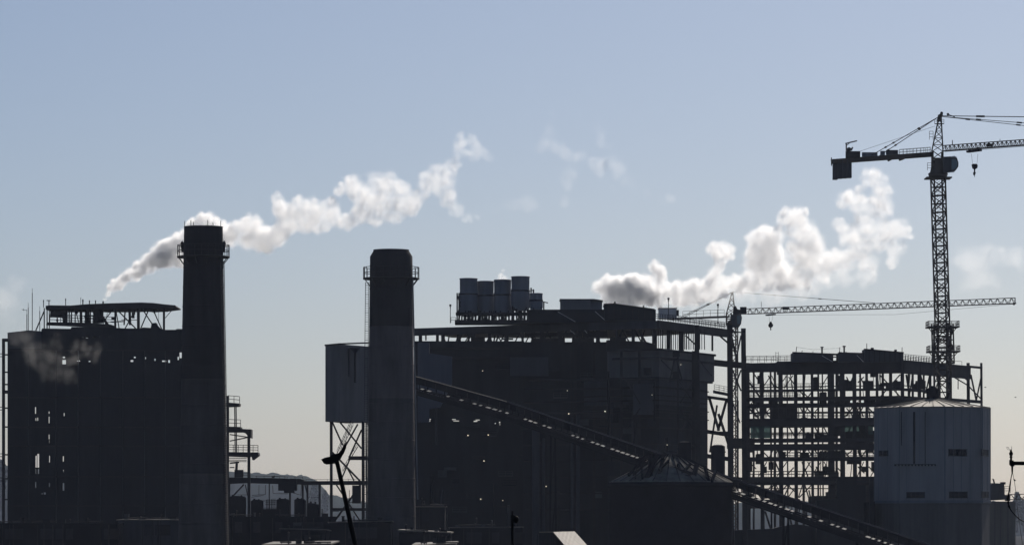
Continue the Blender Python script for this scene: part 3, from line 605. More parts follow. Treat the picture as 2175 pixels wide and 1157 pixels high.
def roof_bin(px0, px1, top, bot, Y, label, base):
    s = S(Y); r = (px1-px0)/2*s; cx = XX((px0+px1)/2, Y); c = (cx, Y+r)
    t = thing('roof_bin', (cx, Y+r, Z(base, Y)), label, 'roof bin', 'round bins on the central roof')
    zt, zb, zm = Z(top, Y), Z(bot, Y), Z(top+(bot-top)*.42, Y)
    part('drum', M['tank'], t, lambda b: b.lathe(c, [(r*.85, zb-.8), (r*1.09, zb), (r*1.08, zm-.2), (r*1.03, zm+.5), (r*1.04, zt-.2), (r*1.08, zt)], 28, caps=False))
    part('lid', M['tank'], t, lambda b: b.lathe(c, [(r*1.085, zt-.12), (r*1.1, zt+.02), (r*1.04, zt+.12), (r*.8, zt+.16), (.02, zt+.18)], 28, caps=False))
    part('ring', M['steel'], t, lambda b: b.lathe(c, [(r*1.0, zm-.45), (r*1.12, zm-.45), (r*1.12, zm-.1), (r*1.0, zm-.1)], 28, caps=False))
    for k in range(4):
        a = math.pi/4 + k*math.pi/2 + .3
        p = Vector((cx+math.cos(a)*r*.9, Y+r+math.sin(a)*r*.9, 0))
        part('leg', M['steel'], t, lambda b: b.beam((p.x, p.y, zb+.2), (p.x, p.y, Z(base, Y)), .38))
    part('cross_brace', M['steel'], t, lambda b: (b.beam((cx-r*.8, Y+.4, zb), (cx+r*.5, Y+.4, Z(base, Y)), .2), b.beam((cx+r*.8, Y+.4, zb), (cx-r*.5, Y+.4, Z(base, Y)), .2)))
    part('outlet_pipe', M['steel'], t, lambda b: b.cyl((cx, Y+r, zb+.1), (cx+.2, Y+r, Z(base, Y)), .42, n=10))
roof_bin(977, 1013, 591, 664, 950, 'round bin at the near edge of the row, beside the open support frame', 681)
roof_bin(1014, 1048, 597, 662, 953, 'lowest of the four big round bins, second from the support frame', 681)
roof_bin(1050, 1085, 594, 664, 950, 'round bin with a wisp of steam above it', 681)
roof_bin(1087, 1124, 587, 652, 947, 'tallest round bin, standing on slender open legs', 681)
roof_bin(1126, 1152, 623, 652, 943, 'small squat round bin next to the tallest one', 658)

def penthouse():
    Y = 952; t = thing('penthouse', (XX(1235, Y), Y, Z(657, Y)), 'plain grey box penthouse on the central roof beside the small bin', 'penthouse')
    part('walls', M['bunker'], t, lambda b: b.pbox(1190.5, 636, 1254, 658, Y, 9))
    part('annex', M['tank'], t, lambda b: b.pbox(1254, 639, 1279, 658, Y+1.5, 7))
    part('roof', M['roof_dim'], t, lambda b: (b.prism([(1189, 636), (1189, 634.5), (1262, 634.5), (1280.5, 637.5), (1280.5, 639.5), (1254, 636.5)], Y-.15, 9.5)))
    Y = 934; t = thing('penthouse', (XX(1335, Y), Y, Z(680, Y)), 'long ribbed penthouse with two small peaks on its sloping top, before the steam', 'penthouse')
    part('walls', M['clad'], t, lambda b: b.prism([(1284.5, 645.5), (1304, 645), (1389, 657), (1389, 679.5), (1284.5, 679.5)], Y, 12))
    part('roof_edge', M['steel'], t, lambda b: b.prism([(1283, 646.5), (1283, 644.5), (1304, 643.8), (1390.5, 655.5), (1390.5, 658), (1304, 646)], Y-.2, 12.5))
    for k in range(8):
        part('rib', M['steel'], t, lambda b: b.beam(P(1292+13*k, 650+k*1.6, Y-.15), P(1292+13*k, 679, Y-.15), .25))
    for x, y in ((1306, 644.5), (1367, 653)):
        part('peak', M['steel'], t, lambda b: b.prism([(x-3, y+1), (x-.5, y-5), (x+.8, y-5), (x+2.5, y+1)], Y+1, .8))
    Y = 990; t = thing('penthouse', (XX(1421, Y), Y, Z(675, Y)), 'pale hazy box on the roof behind the railings', 'penthouse')
    part('walls', M['white'], t, lambda b: b.pbox(1400, 655, 1437, 676, Y, 6))  # paleness of the haze and steam is put into the wall colour
    part('roof', M['roof_dim'], t, lambda b: b.pbox(1399, 653.5, 1438.5, 655, Y-.3, 6.6))
    part('vent', M['steel'], t, lambda b: b.pbox(1437, 658, 1442, 670, Y-1, 1))
penthouse()
def floodlight(px, top, base, Y, label, flip=1):
    t = thing('floodlight', (XX(px, Y), Y, Z(base, Y)), label, 'floodlight', 'floodlights on roof masts'); s = S(Y)
    part('mast', M['steel'], t, lambda b: b.cyl(P(px, base, Y), P(px, top+5, Y), .09, n=8))
    part('lamp_head', M['dark'], t, lambda b: (b.pbox(px-2.2, top, px+2.2, top+4.2, Y-.2, .5), b.beam(P(px-1, top+4, Y), P(px+1, top+6.5, Y), .15)))
    part('bracket', M['steel'], t, lambda b: b.beam(P(px-1.5, top+7, Y), P(px+1.5, top+7, Y), .12))
floodlight(956.5, 646, 686, 958, 'floodlight mast alone on the low end of the central roof')
floodlight(1420, 632, 676, 945, 'floodlight mast in front of the pale hazy roof box')
floodlight(1525, 645, 688, 972, 'floodlight mast near the mast of the smaller crane')

# ------------------------------------------------------------------ near round silo with a cone roof
def near_silo():
    Y = 780; s = S(Y); cx = XX(1430, Y); r = 130*s; c = (cx, Y+r)
    t = thing('silo', (cx, Y+r, 0), 'very dark round silo with a low ribbed cone roof under the conveyor', 'silo'); Ye = Y+r
    ze = H+(HOR-1024)*K*Ye; za = H+(HOR-962)*K*Ye; r = 130*K*Ye
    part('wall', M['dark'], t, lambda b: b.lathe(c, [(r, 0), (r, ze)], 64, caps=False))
    part('roof', M['cone'], t, lambda b: b.lathe(c, [(r+.15, ze-.1), (r+.15, ze+.15), (r*.12, za-.2), (.3, za)], 64, caps=False))
    part('eave_ring', M['dark'], t, lambda b: b.lathe(c, [(r+.05, ze-1.0), (r+.35, ze-1.0), (r+.35, ze), (r+.05, ze)], 64, caps=False))
    part('hatch', M['dark'], t, lambda b: b.lathe(c, [(r*.1, za-.5), (r*.1, za+.3), (.2, za+.5)], 24, caps=False))
    rnd = random.Random(9)
    for k in range(14):
        a = -math.pi*(.04+.92*k/13); d = Vector((math.cos(a), math.sin(a), 0)); C = Vector((c[0], c[1], 0))
        part('roof_rib', M['dark'], t, lambda b: b.beam(C+d*r+Vector((0, 0, ze+.12)), C+d*(r*.14)+Vector((0, 0, za-.15)), .14, .3))
    # conveyor head supports and walkways over the cone
    for x0, y0, x1, y1, ww in ((1372, 966, 1335, 1012, 6), (1380, 968, 1383, 1024, 10), (1396, 965, 1372, 1024, 14), (1408, 972, 1398, 1024, 8), (1440, 985, 1452, 1024, 6), (1420, 978, 1400, 1000, 4), (1428, 992, 1470, 1008, 6),
                               (1480, 985, 1472, 1024, 12), (1497, 990, 1505, 1024, 8), (1520, 1000, 1512, 1024, 7), (1466, 985, 1440, 1018, 6), (1352, 990, 1350, 1018, 3), (1362, 985, 1365, 1020, 5), (1405, 1006, 1462, 1014, 4)):
        part('support', M['dark'], t, lambda b: b.beam(P(x0, y0, Y+6), P(x1, y1-3, Y+2.2), ww*s*.8, .5))
    part('walkway', M['dark'], t, lambda b: (b.rail([P(1345, 1008, Y+3), P(1385, 972, Y+6)], 5*s, 1.2, .1), b.beam(P(1345, 1008, Y+3), P(1385, 972, Y+6), .3)))
near_silo()
def elevator(x0, x1, ytop, label, Y, cap):
    t = thing('round_vent', (XX((x0+x1)/2, Y), Y, 0), label, 'vent stack'); r = (x1-x0)/2*S(Y); c = (XX((x0+x1)/2, Y), Y)
    part('stack', M['dark'], t, lambda b: b.lathe(c, [(r, 0), (r, Z(ytop+4, Y)), (r*.9, Z(ytop+2, Y))], 24))
    part('cap', M['roof_dim'], t, lambda b: b.lathe(c, [(r*cap, Z(ytop+2.4, Y)), (r*cap, Z(ytop+1.4, Y)), (r*.6, Z(ytop, Y)), (.05, Z(ytop-.6, Y))], 24))
    part('ring', M['dark'], t, lambda b: b.lathe(c, [(r*1.12, Z(ytop+16, Y)), (r*1.12, Z(ytop+14, Y))], 24))
elevator(1510, 1540, 944, 'fat dark vent stack with a domed cap at the shoulder of the round silo', 842, .75)
elevator(1440, 1468, 937, 'dark vent stack with a pale domed cap rising behind the silo cone', 858, .65)

# ------------------------------------------------------------------ conveyor gallery
def conveyor():
    A, Kn, B_ = P(886, 811, 872), P(1080, 865, 858), P(2040, 1192, 734)      # centre line: a knee, then a long fall towards the viewer
    t = thing('conveyor_gallery', (XX(1430, 785), 785, 0), 'long sloping enclosed conveyor gallery crossing in front of the buildings', 'conveyor')
    up = Vector((0, 0, 1)); L1, L2 = (Kn-A).length, (B_-Kn).length; f1 = L1/(L1+L2); wd = 1.25
    def at(f): return A.lerp(Kn, f/f1) if f < f1 else Kn.lerp(B_, (f-f1)/(1-f1))
    segs = ((A, Kn), (Kn, B_)); n = 64
    near = (B_-Kn).normalized().cross(up).normalized(); near = -near if near.y > 0 else near      # towards the viewer
    def run(b, off, z, w_, h):
        for p, q in segs: b.beam(p+near*off+up*z, q+near*off+up*z, w_, h)
    def body(b):
        sec = [(-wd/2, .3), (wd/2, .3), (wd/2, 1.15), (wd*.47, 1.25), (-wd*.47, 1.25), (-wd/2, 1.15)]
        m = len(sec); vs = []
        for p in (A, Kn, B_): vs += [p+near*x+up*z for x, z in sec]
        b.add(vs, [tuple(range(m)), tuple(range(3*m-1, 2*m-1, -1))]+[(r*m+i, r*m+m+i, r*m+m+(i+1) % m, r*m+(i+1) % m) for r in (0, 1) for i in range(m)])
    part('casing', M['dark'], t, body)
    part('ridge_glint', M['roof'], t, lambda b: b.beam(A+up*1.3+near*.5, Kn+up*1.3+near*.5, .15, .12))  # pale strip added to give the upper run its sun glint
    part('skirt', M['dark'], t, lambda b: run(b, wd/2+.02, .05, .06, .7))
    for k in range(1, 60): part('casing_rib', M['steel'], t, lambda b: b.beam(at(k/60)+near*(wd/2+.07)-up*.3, at(k/60)+near*(wd/2+.07)+up*.9, .12, .06))
    def truss(b):
        for sd in (-1, 1):
            o = near*sd*(wd/2+.1); run(b, sd*(wd/2+.1), -1.45, .25, .25); run(b, sd*(wd/2+.1), -2.7, .35, .35)
            for k in range(n):
                p, q = at(k/n)+o, at((k+1)/n)+o
                b.beam(p-up*1.4, p-up*2.7, .2); b.beam(p-up*1.4, q-up*2.7, .16) if k % 2 else b.beam(q-up*1.4, p-up*2.7, .16)
    part('truss', M['dark'], t, truss)
    part('walkway', M['dark'], t, lambda b: run(b, 0, -2.6, wd, .12))
    part('side_sheet', M['dark'], t, lambda b: run(b, wd/2+.3, -2.05, .08, .75))
    for k in range(76): part('post', M['dark'], t, lambda b: b.beam(at(k/75)-near*(wd/2)-up*.2, at(k/75)-near*(wd/2)-up*1.4, .2, .15))
    rnd = random.Random(3)
    for k in range(98):
        if k % 9 == 8 or rnd.random() < (.45 if k < 34 else .12): continue
        def strip(b):
            o = near*(wd/2-.05); p, q = at((k+.1)/98)+o-up*.98, at((k+rnd.uniform(.3, .8))/98)+o-up*.98; w_ = near*.52-up*.16
            b.add([p, q, q+w_, p+w_, p-up*.05, q-up*.05, q+w_-up*.05, p+w_-up*.05], [(0,1,2,3),(7,6,5,4),(0,4,5,1),(1,5,6,2),(2,6,7,3),(3,7,4,0)])
        part('glint_strip', M['glint'], t, strip)  # tilted pale strips, added to make the row of sunlit dashes
    for f, w_ in ((.24, 1.2), (.585, 1.6), (.70, 1.2), (.83, 1.2)):
        p = at(f)-up*2.6
        def bent(b):
            for sd in (-1, 1): b.beam(p+near*sd*wd*.45, Vector((p.x, p.y, 0))+near*sd*wd*.9, w_*.35)
            for k in range(4):
                z0, z1 = p.z*k/4, p.z*(k+1)/4; b.beam(Vector((p.x, p.y, z0))+near*wd*.7, Vector((p.x, p.y, z1))-near*wd*.6, .25)
        part('trestle', M['dark'], t, bent)
conveyor()

# ------------------------------------------------------------------ tower cranes
def crane_axis(px, Y, zref_px, ang_deg):
    """returns f(photo column, photo row at the mast) -> point on a horizontal boom turned ang_deg towards the viewer as it runs right"""
    X0 = XX(px, Y); tn = math.tan(R(ang_deg))
    def f(qx, qrow):        # qrow: row it would have at the mast's distance
        u = (qx-1087.5)*K    # X = u*Yq ; Yq = Y - tn*(X-X0)
        Yq = (Y+tn*X0)/(1+tn*u)
        return Vector((u*Yq, Yq, Z(qrow, Y)))
    return f
def big_crane():
    Y = 1000; s = S(Y); ys = M['yellow']; px = 1993.5
    t = thing('tower_crane', (XX(2004, Y), Y, 0), 'taller tower crane with a long boom leaving the picture, standing in the open frame', 'tower crane')
    f = crane_axis(px, Y, 320, 40)
    mp = lambda row: P(1992.5+(row-380)*(11.5/390), row, Y)
    rot = R(24)
    part('mast', ys, t, lambda b: b.lattice(mp(700), mp(380), 24.5*s, 24.5*s, 18, 3.2*s, rot=rot, tb=1.9*s))
    part('mast', ys, t, lambda b: b.lattice(P(2004.5, 1450, Y), mp(690), 28*s, 28*s, 32, 4*s, rot=rot, tb=2*s))
    part('mast_ladder', ys, t, lambda b: [b.beam(mp(r)-Vector((.5, 0, 0)), mp(r-4)+Vector((.5, 0, 0)), .1) for r in range(384, 700, 5)])
    for row in (695, 747):
        def col(b):
            c = mp(row); w_ = 33*s
            b.box(c+Vector((-w_, -w_, -.15)), c+Vector((w_, w_, .15)))
            for sx in (-1, 1): b.beam(c+Vector((sx*w_*.92, 0, 0)), c+Vector((sx*w_*.5, 0, -2.2)), .2)
        p = part('collar', ys, t, col)
        c = mp(row); w_ = 32*s
        part('railing', ys, p, lambda b: b.rail([c+Vector(v)*w_ for v in ((-1, -1, 0), (1, -1, 0), (1, 1, 0), (-1, 1, 0), (-1, -1, 0))], 12*s, 1.8, .13, 2))
    part('climbing_frame', ys, t, lambda b: b.lattice(mp(772), mp(688), 36*s, 36*s, 5, 3*s, rot=rot, tb=2*s))
    part('slewing_platform', ys, t, lambda b: (b.box(mp(379)+Vector((-27*s, -27*s, -.1)), mp(379)+Vector((27*s, 27*s, .18)))))
    part('slewing_ring', ys, t, lambda b: b.lathe((XX(1992.3, Y), Y), [(14*s, Z(379, Y)), (20*s, Z(374, Y)), (21*s, Z(369, Y)), (17*s, Z(366, Y)), (14*s, Z(352, Y)), (13*s, Z(340, Y))], 24))
    part('cab_tower', ys, t, lambda b: b.lattice(P(1991, 352, Y), P(1991, 322, Y), 21*s, 21*s, 2, 3*s))
    ap = P(1998, 245, Y)
    def head(b):
        for dx, dy in ((-12, -9), (12, -9), (12, 9), (-12, 9)):
            b.beam(P(1991+dx, 322, Y+dy*s), P(1996.5+dx*.22, 250, Y+dy*.2*s), 2.6*s)
        for k in range(5):
            g = k/5; g2 = (k+1)/5; r0, r1 = 322-72*g, 322-72*g2; w0, w1 = 12-9*g, 12-9*g2; x0, x1 = 1991+5.5*g, 1991+5.5*g2
            for dy in (-1, 1):
                b.beam(P(x0-w0, r0, Y+dy*w0*.75*s), P(x1+w1, r1, Y+dy*w1*.75*s), 1.4*s); b.beam(P(x0+w0, r0, Y+dy*w0*.75*s), P(x1-w1, r1, Y+dy*w1*.75*s), 1.4*s)
                b.beam(P(x1-w1, r1, Y+dy*w1*.75*s), P(x1+w1, r1, Y+dy*w1*.75*s), 1.3*s)
        b.prism([(1990, 258), (1993, 244), (2000, 240), (2003, 243), (1998, 258)], Y-.4, .9)
    part('tower_head', ys, t, head)
    part('pulley', M['dark'], t, lambda b: b.cyl(P(2000, 240.5, Y-.3), P(2000, 240.5, Y+.3), 3.2*s, n=14))
    part('pulley', M['dark'], t, lambda b: (b.cyl(P(2013.5, 243, Y-3.3), P(2013.5, 243, Y-2.7), 2.8*s, n=14), b.beam(P(2014, 243, Y-3), P(2028, 249, Y-3.5), 1.6*s)))
    part('head_railing', ys, t, lambda b: (b.beam(P(1985, 263, Y), P(2005, 263, Y), 1.8*s), b.rail([P(1985, 262, Y-1), P(2005, 262, Y-1)], 8*s, .8, .09, 2)))
    part('cage', ys, t, lambda b: b.rail([P(1974, 297, Y-.5), P(1982, 297, Y-.5)], 18*s, .9, .1, 3))
    part('cage', ys, t, lambda b: b.rail([P(1970, 362, Y-.5), P(1978, 362, Y-.5)], 16*s, .9, .1, 3))
    # boom
    a0, a1 = f(2004, 322), f(2440, 322)
    part('boom', ys, t, lambda b: b.lattice(a0, a1, 1.3, 1.45, 46, 1.9*s, tri=True, tb=1.15*s))
    part('boom_walk', ys, t, lambda b: b.beam(a0+Vector((0, 0, .05)), f(2175, 322), .5, .08))
    part('boom_box', M['dark'], t, lambda b: (b.box(f(2100, 318)-Vector((.6, .5, .2)), f(2106, 314)+Vector((.4, .5, .1)))))
    part('boom_flagpost', ys, t, lambda b: b.beam(f(2023, 312), f(2023, 300), .2)); part('boom_flagpost', ys, t, lambda b: b.beam(f(2124, 312), f(2124, 305), .12))
    # tie rods with joints
    def ties(p, q, joints, w_=.16):
        def g(b):
            b.beam(p, q, w_)
            for j in joints: b.beam(p.lerp(q, j-.012), p.lerp(q, j+.012), w_*2.4)
        part('tie_rod', ys, t, g)
    ap2 = P(2001, 248, Y)
    ties(ap2, f(2400, 309), (.2, .42)); ties(ap2+Vector((0, 0, .3)), f(2640, 262), (.3,)) if False else None
    far = f(2720, 309)
    ties(ap2+Vector((0, 0, .2)), far, (.12,), .2)
    ties(ap2, f(2330, 309), (.17, .5), .15)
    ties(P(1991, 250, Y-.5), f(1850, 322)+Vector((0, -.7, .2)), (.28, .66, .78), .15); ties(P(1991, 250, Y+.5), f(1850, 322)+Vector((1.0, .7, -.6)), (.28, .66, .78), .15)
    part('rope', M['dark'], t, lambda b: (b.beam(P(1986, 268, Y), f(1812, 313), .06), b.beam(f(2085, 325), f(2440, 323.5), .06)))
    # counter boom
    ca, cb = f(1979, 327), f(1768, 327)
    part('counter_boom', ys, t, lambda b: (b.beam(ca+Vector((0, -.9, 0)), cb+Vector((0, -.9, 0)), .35, 1.15), b.beam(ca+Vector((0, .9, 0)), cb+Vector((0, .9, 0)), .35, 1.15), b.beam(ca+Vector((0, 0, .3)), cb+Vector((0, 0, .3)), 1.9, .15),
                                           b.beam(f(1920, 331), f(1910, 334), .5), b.beam(f(1893, 331), f(1886, 334), .4)))
    part('counterweight', M['clad_mid'], t, lambda b: [b.box(Vector((f(x, 327).x, f(x, 327).y-1.3, Z(364.5, Y)+(0 if k else -.2))), Vector((f(x+10.6, 327).x-.02, f(x, 327).y+1.3, Z(325, Y)))) for k, x in enumerate((1769, 1779, 1788.5, 1798.5))])
    part('end_railing', ys, t, lambda b: b.beam(f(1766, 336), f(1766, 318), .25))
    part('winch', M['dark'], t, lambda b: (b.box(f(1796, 322)+Vector((0, -.8, 0)), Vector((f(1829, 322).x, f(1796, 322).y+.2, Z(307, Y)))), b.cyl(f(1803, 304)+Vector((0, -.8, 0)), f(1803, 304)+Vector((0, .8, 0)), .6, n=14), b.beam(f(1808, 306), f(1811, 299), .3)))
    part('davit', ys, t, lambda b: (b.beam(f(1797.5, 306), f(1797.5, 289), .32), b.beam(f(1796, 290), f(1820, 286), .28), b.beam(f(1797, 295), f(1804, 290), .15)))
    for x0, x1, m_ in ((1831, 1866, 'tank'), (1870, 1880, 'tank'), (1882, 1909, 'clad_mid')):
        part('cabinet', M[m_], t, lambda b: b.box(f(x0, 321)+Vector((0, -.7, 0)), Vector((f(x1, 321).x, f(x0, 321).y+.5, Z(311 if x0 > 1880 else 312, Y)))))
    part('railing', ys, t, lambda b: b.rail([f(1910, 323)+Vector((0, -.9, 0)), f(1976, 323)+Vector((0, -.9, 0))], 11*s, 1.1, .09, 2))
    part('railing', ys, t, lambda b: b.rail([f(1910, 323)+Vector((0, .9, 0)), f(1976, 323)+Vector((0, .9, 0))], 11*s, 1.5, .08, 2))
    def cab(b):
        q = [(2004, 333), (2026, 332), (2033, 336), (2035.5, 345), (2035, 355), (2029, 363), (2012, 366), (2004, 366)]
        b.prism(q, Y-3.2, 2.2)
    cb_ = part('cab', M['clad_mid'], t, cab)
    part('window', M['cab_glass'], cb_, lambda b: b.prism([(2021, 338), (2031, 339), (2034, 346), (2033, 354), (2027, 360), (2021, 360)], Y-3.24, .05))
    part('window', M['cab_glass'], cb_, lambda b: b.prism([(2034.2, 341), (2036, 345), (2035.6, 354), (2030.5, 361.5), (2029.8, 360.6), (2034.6, 353)], Y-3.1, 2.0))
    part('cab_roof', M['white'], cb_, lambda b: b.prism([(2019, 332.5), (2027, 331.2), (2033, 334.2), (2032, 335), (2026, 333.6), (2019, 334)], Y-3.3, 2.4))
    part('cab_step', M['white'], cb_, lambda b: b.beam(P(2013, 366.5, Y-3), P(2027, 365, Y-3), .18))
    # trolley and hook
    tr = f(2069, 325)
    part('trolley', M['dark'], t, lambda b: (b.beam(f(2055, 327), f(2083, 325.5), 1.2, .5), b.beam(f(2058, 323), f(2062, 323), .6), b.beam(f(2077, 322), f(2081, 322), .6)))
    dz = tr.y/Y
    def pz(x, row): return Vector((XX(x, tr.y), tr.y, Z(row, tr.y)))
    hk = part('hook_block', M['dark'], t, lambda b: (b.prism([(2064, 350), (2066, 348), (2074, 348), (2077, 351), (2076, 357), (2071, 360), (2066, 358)], tr.y-.3, .6)))
    part('hook', M['dark'], hk, lambda b: (b.beam(pz(2070, 359), pz(2070, 367), .35), b.beam(pz(2068.6, 366), pz(2069, 372), .4), b.beam(pz(2070, 372), pz(2071.8, 366), .25), b.beam(pz(2070, 371), pz(2070, 376), .14)))
    for x0, x1 in ((2063, 2066), (2077, 2075)): part('hoist_rope', M['dark'], t, lambda b: b.beam(pz(x0, 327), pz(x1, 349), .06))
    part('guy_lines', M['dark'], t, lambda b: b.beam(f(2083, 327), f(2083, 322), .1))
big_crane()
def small_crane():
    Y = 1090; s = S(Y); ys = M['yellow']; px = 1556
    t = thing('tower_crane', (XX(1556, Y), Y, 0), 'smaller tower crane whose full boom passes behind the taller crane mast', 'tower crane')
    f = crane_axis(px, Y, 660, 38)
    part('mast', ys, t, lambda b: b.lattice(P(1557, 1400, Y), P(1557, 690, Y), 16*s, 16*s, 44, 2.4*s, rot=R(20), tb=1.4*s))
    part('slewing_ring', ys, t, lambda b: (b.lathe((XX(1556, Y), Y), [(9*s, Z(694, Y)), (12*s, Z(690, Y)), (11*s, Z(684, Y)), (8*s, Z(680, Y))], 20)))
    part('cab_tower', ys, t, lambda b: (b.lattice(P(1548, 690, Y), P(1548, 664, Y), 10*s, 14*s, 2, 2.2*s)))
    def head(b):
        for dx, dy in ((-13, -6), (5, -6), (5, 6), (-13, 6)): b.beam(P(1556+dx, 666, Y+dy*s), P(1556+dx*.1, 621, Y+dy*.1*s), 2.2*s)
        for k in range(4):
            g, g2 = k/4, (k+1)/4
            for dy in (-1, 1):
                w0, w1 = 1-g*.9, 1-g2*.9
                b.beam(P(1556-13*w0, 666-45*g, Y+dy*6*w0*s), P(1556+5*w1, 666-45*g2, Y+dy*6*w1*s), 1.2*s); b.beam(P(1556+5*w0, 666-45*g, Y+dy*6*w0*s), P(1556-13*w1, 666-45*g2, Y+dy*6*w1*s), 1.2*s)
    part('tower_head', ys, t, head)
    c_ = part('cab', M['clad_mid'], t, lambda b: b.prism([(1553, 668), (1574, 666), (1576, 675), (1574, 688), (1569, 695), (1556, 695)], Y-3, 2.2))
    part('window', M['cab_glass'], c_, lambda b: b.prism([(1565, 670), (1573, 669), (1574.5, 675), (1572.5, 687), (1566, 688)], Y-3.04, .06))
    part('winch', M['dark'], t, lambda b: (b.box(f(1572, 668)+Vector((0, -.7, 0)), Vector((f(1586, 660).x, f(1572, 660).y+.5, Z(652.5, Y)))), b.prism([(1558, 652), (1563, 649), (1566, 656), (1574, 658), (1574, 668), (1557, 668)], Y-1, 1.2)))
    a0, a1 = f(1586, 668), f(2156, 668)
    part('boom', ys, t, lambda b: b.lattice(a0, a1, 1.2, 1.5, 40, 1.5*s, tri=True, tb=.95*s))
    part('boom_tip', ys, t, lambda b: (b.beam(a1, a1+Vector((0, 0, 1.55)), .25), b.cyl(a1+Vector((-.3, -.3, -.1)), a1+Vector((-.3, .3, -.1)), .35, n=10)))
    part('boom_box', M['dark'], t, lambda b: b.box(f(1666, 662)-Vector((.5, .4, 0)), f(1676, 658)+Vector((0, .4, .3))))
    part('boom_flagpost', ys, t, lambda b: b.beam(f(1617, 655), f(1617, 643), .12))
    def tie(p, q, js):
        def g(b):
            b.beam(p, q, .13)
            for j in js: b.beam(p.lerp(q, j-.01), p.lerp(q, j+.01), .28)
        part('tie_rod', ys, t, g)
    tie(P(1556, 620, Y), f(1858, 655.5), (.3, .62)); tie(P(1556, 620, Y), f(1448, 668), (.25, .5, .75)); tie(P(1556, 621, Y+.8), f(1455, 668)+Vector((0, 1, 0)), (.25, .5, .75))
    part('rope', M['dark'], t, lambda b: (b.beam(f(1646, 672), f(1900, 681), .06), b.beam(f(1900, 681), f(2154, 669), .06)))
    part('counter_boom', ys, t, lambda b: (b.beam(f(1546, 672), f(1420, 672), 1.6, .5)))
    part('railing', ys, t, lambda b: b.rail([f(1450, 670)+Vector((0, -.8, 0)), f(1538, 670)+Vector((0, -.8, 0))], 13*s, 2.4, .09, 2))
    tr = f(1637, 671)
    pz = lambda x, row: P(x, row, tr.y)
    part('trolley', M['dark'], t, lambda b: b.beam(f(1628, 672), f(1646, 671), 1.0, .35))
    for x0, x1 in ((1632.5, 1635), (1642, 1639)): part('hoist_rope', M['dark'], t, lambda b: b.beam(pz(x0, 664), pz(x1, 685), .05))
    hk = part('hook_block', M['dark'], t, lambda b: b.prism([(1632, 690), (1634, 686), (1635.5, 683), (1638.5, 683), (1640, 686), (1642.5, 690), (1641, 694), (1637, 696), (1633, 694)], tr.y-.3, .6))
    part('hook', M['dark'], hk, lambda b: (b.beam(pz(1637, 695), pz(1637, 701), .3), b.beam(pz(1636, 699), pz(1638, 699), .2)))
small_crane()

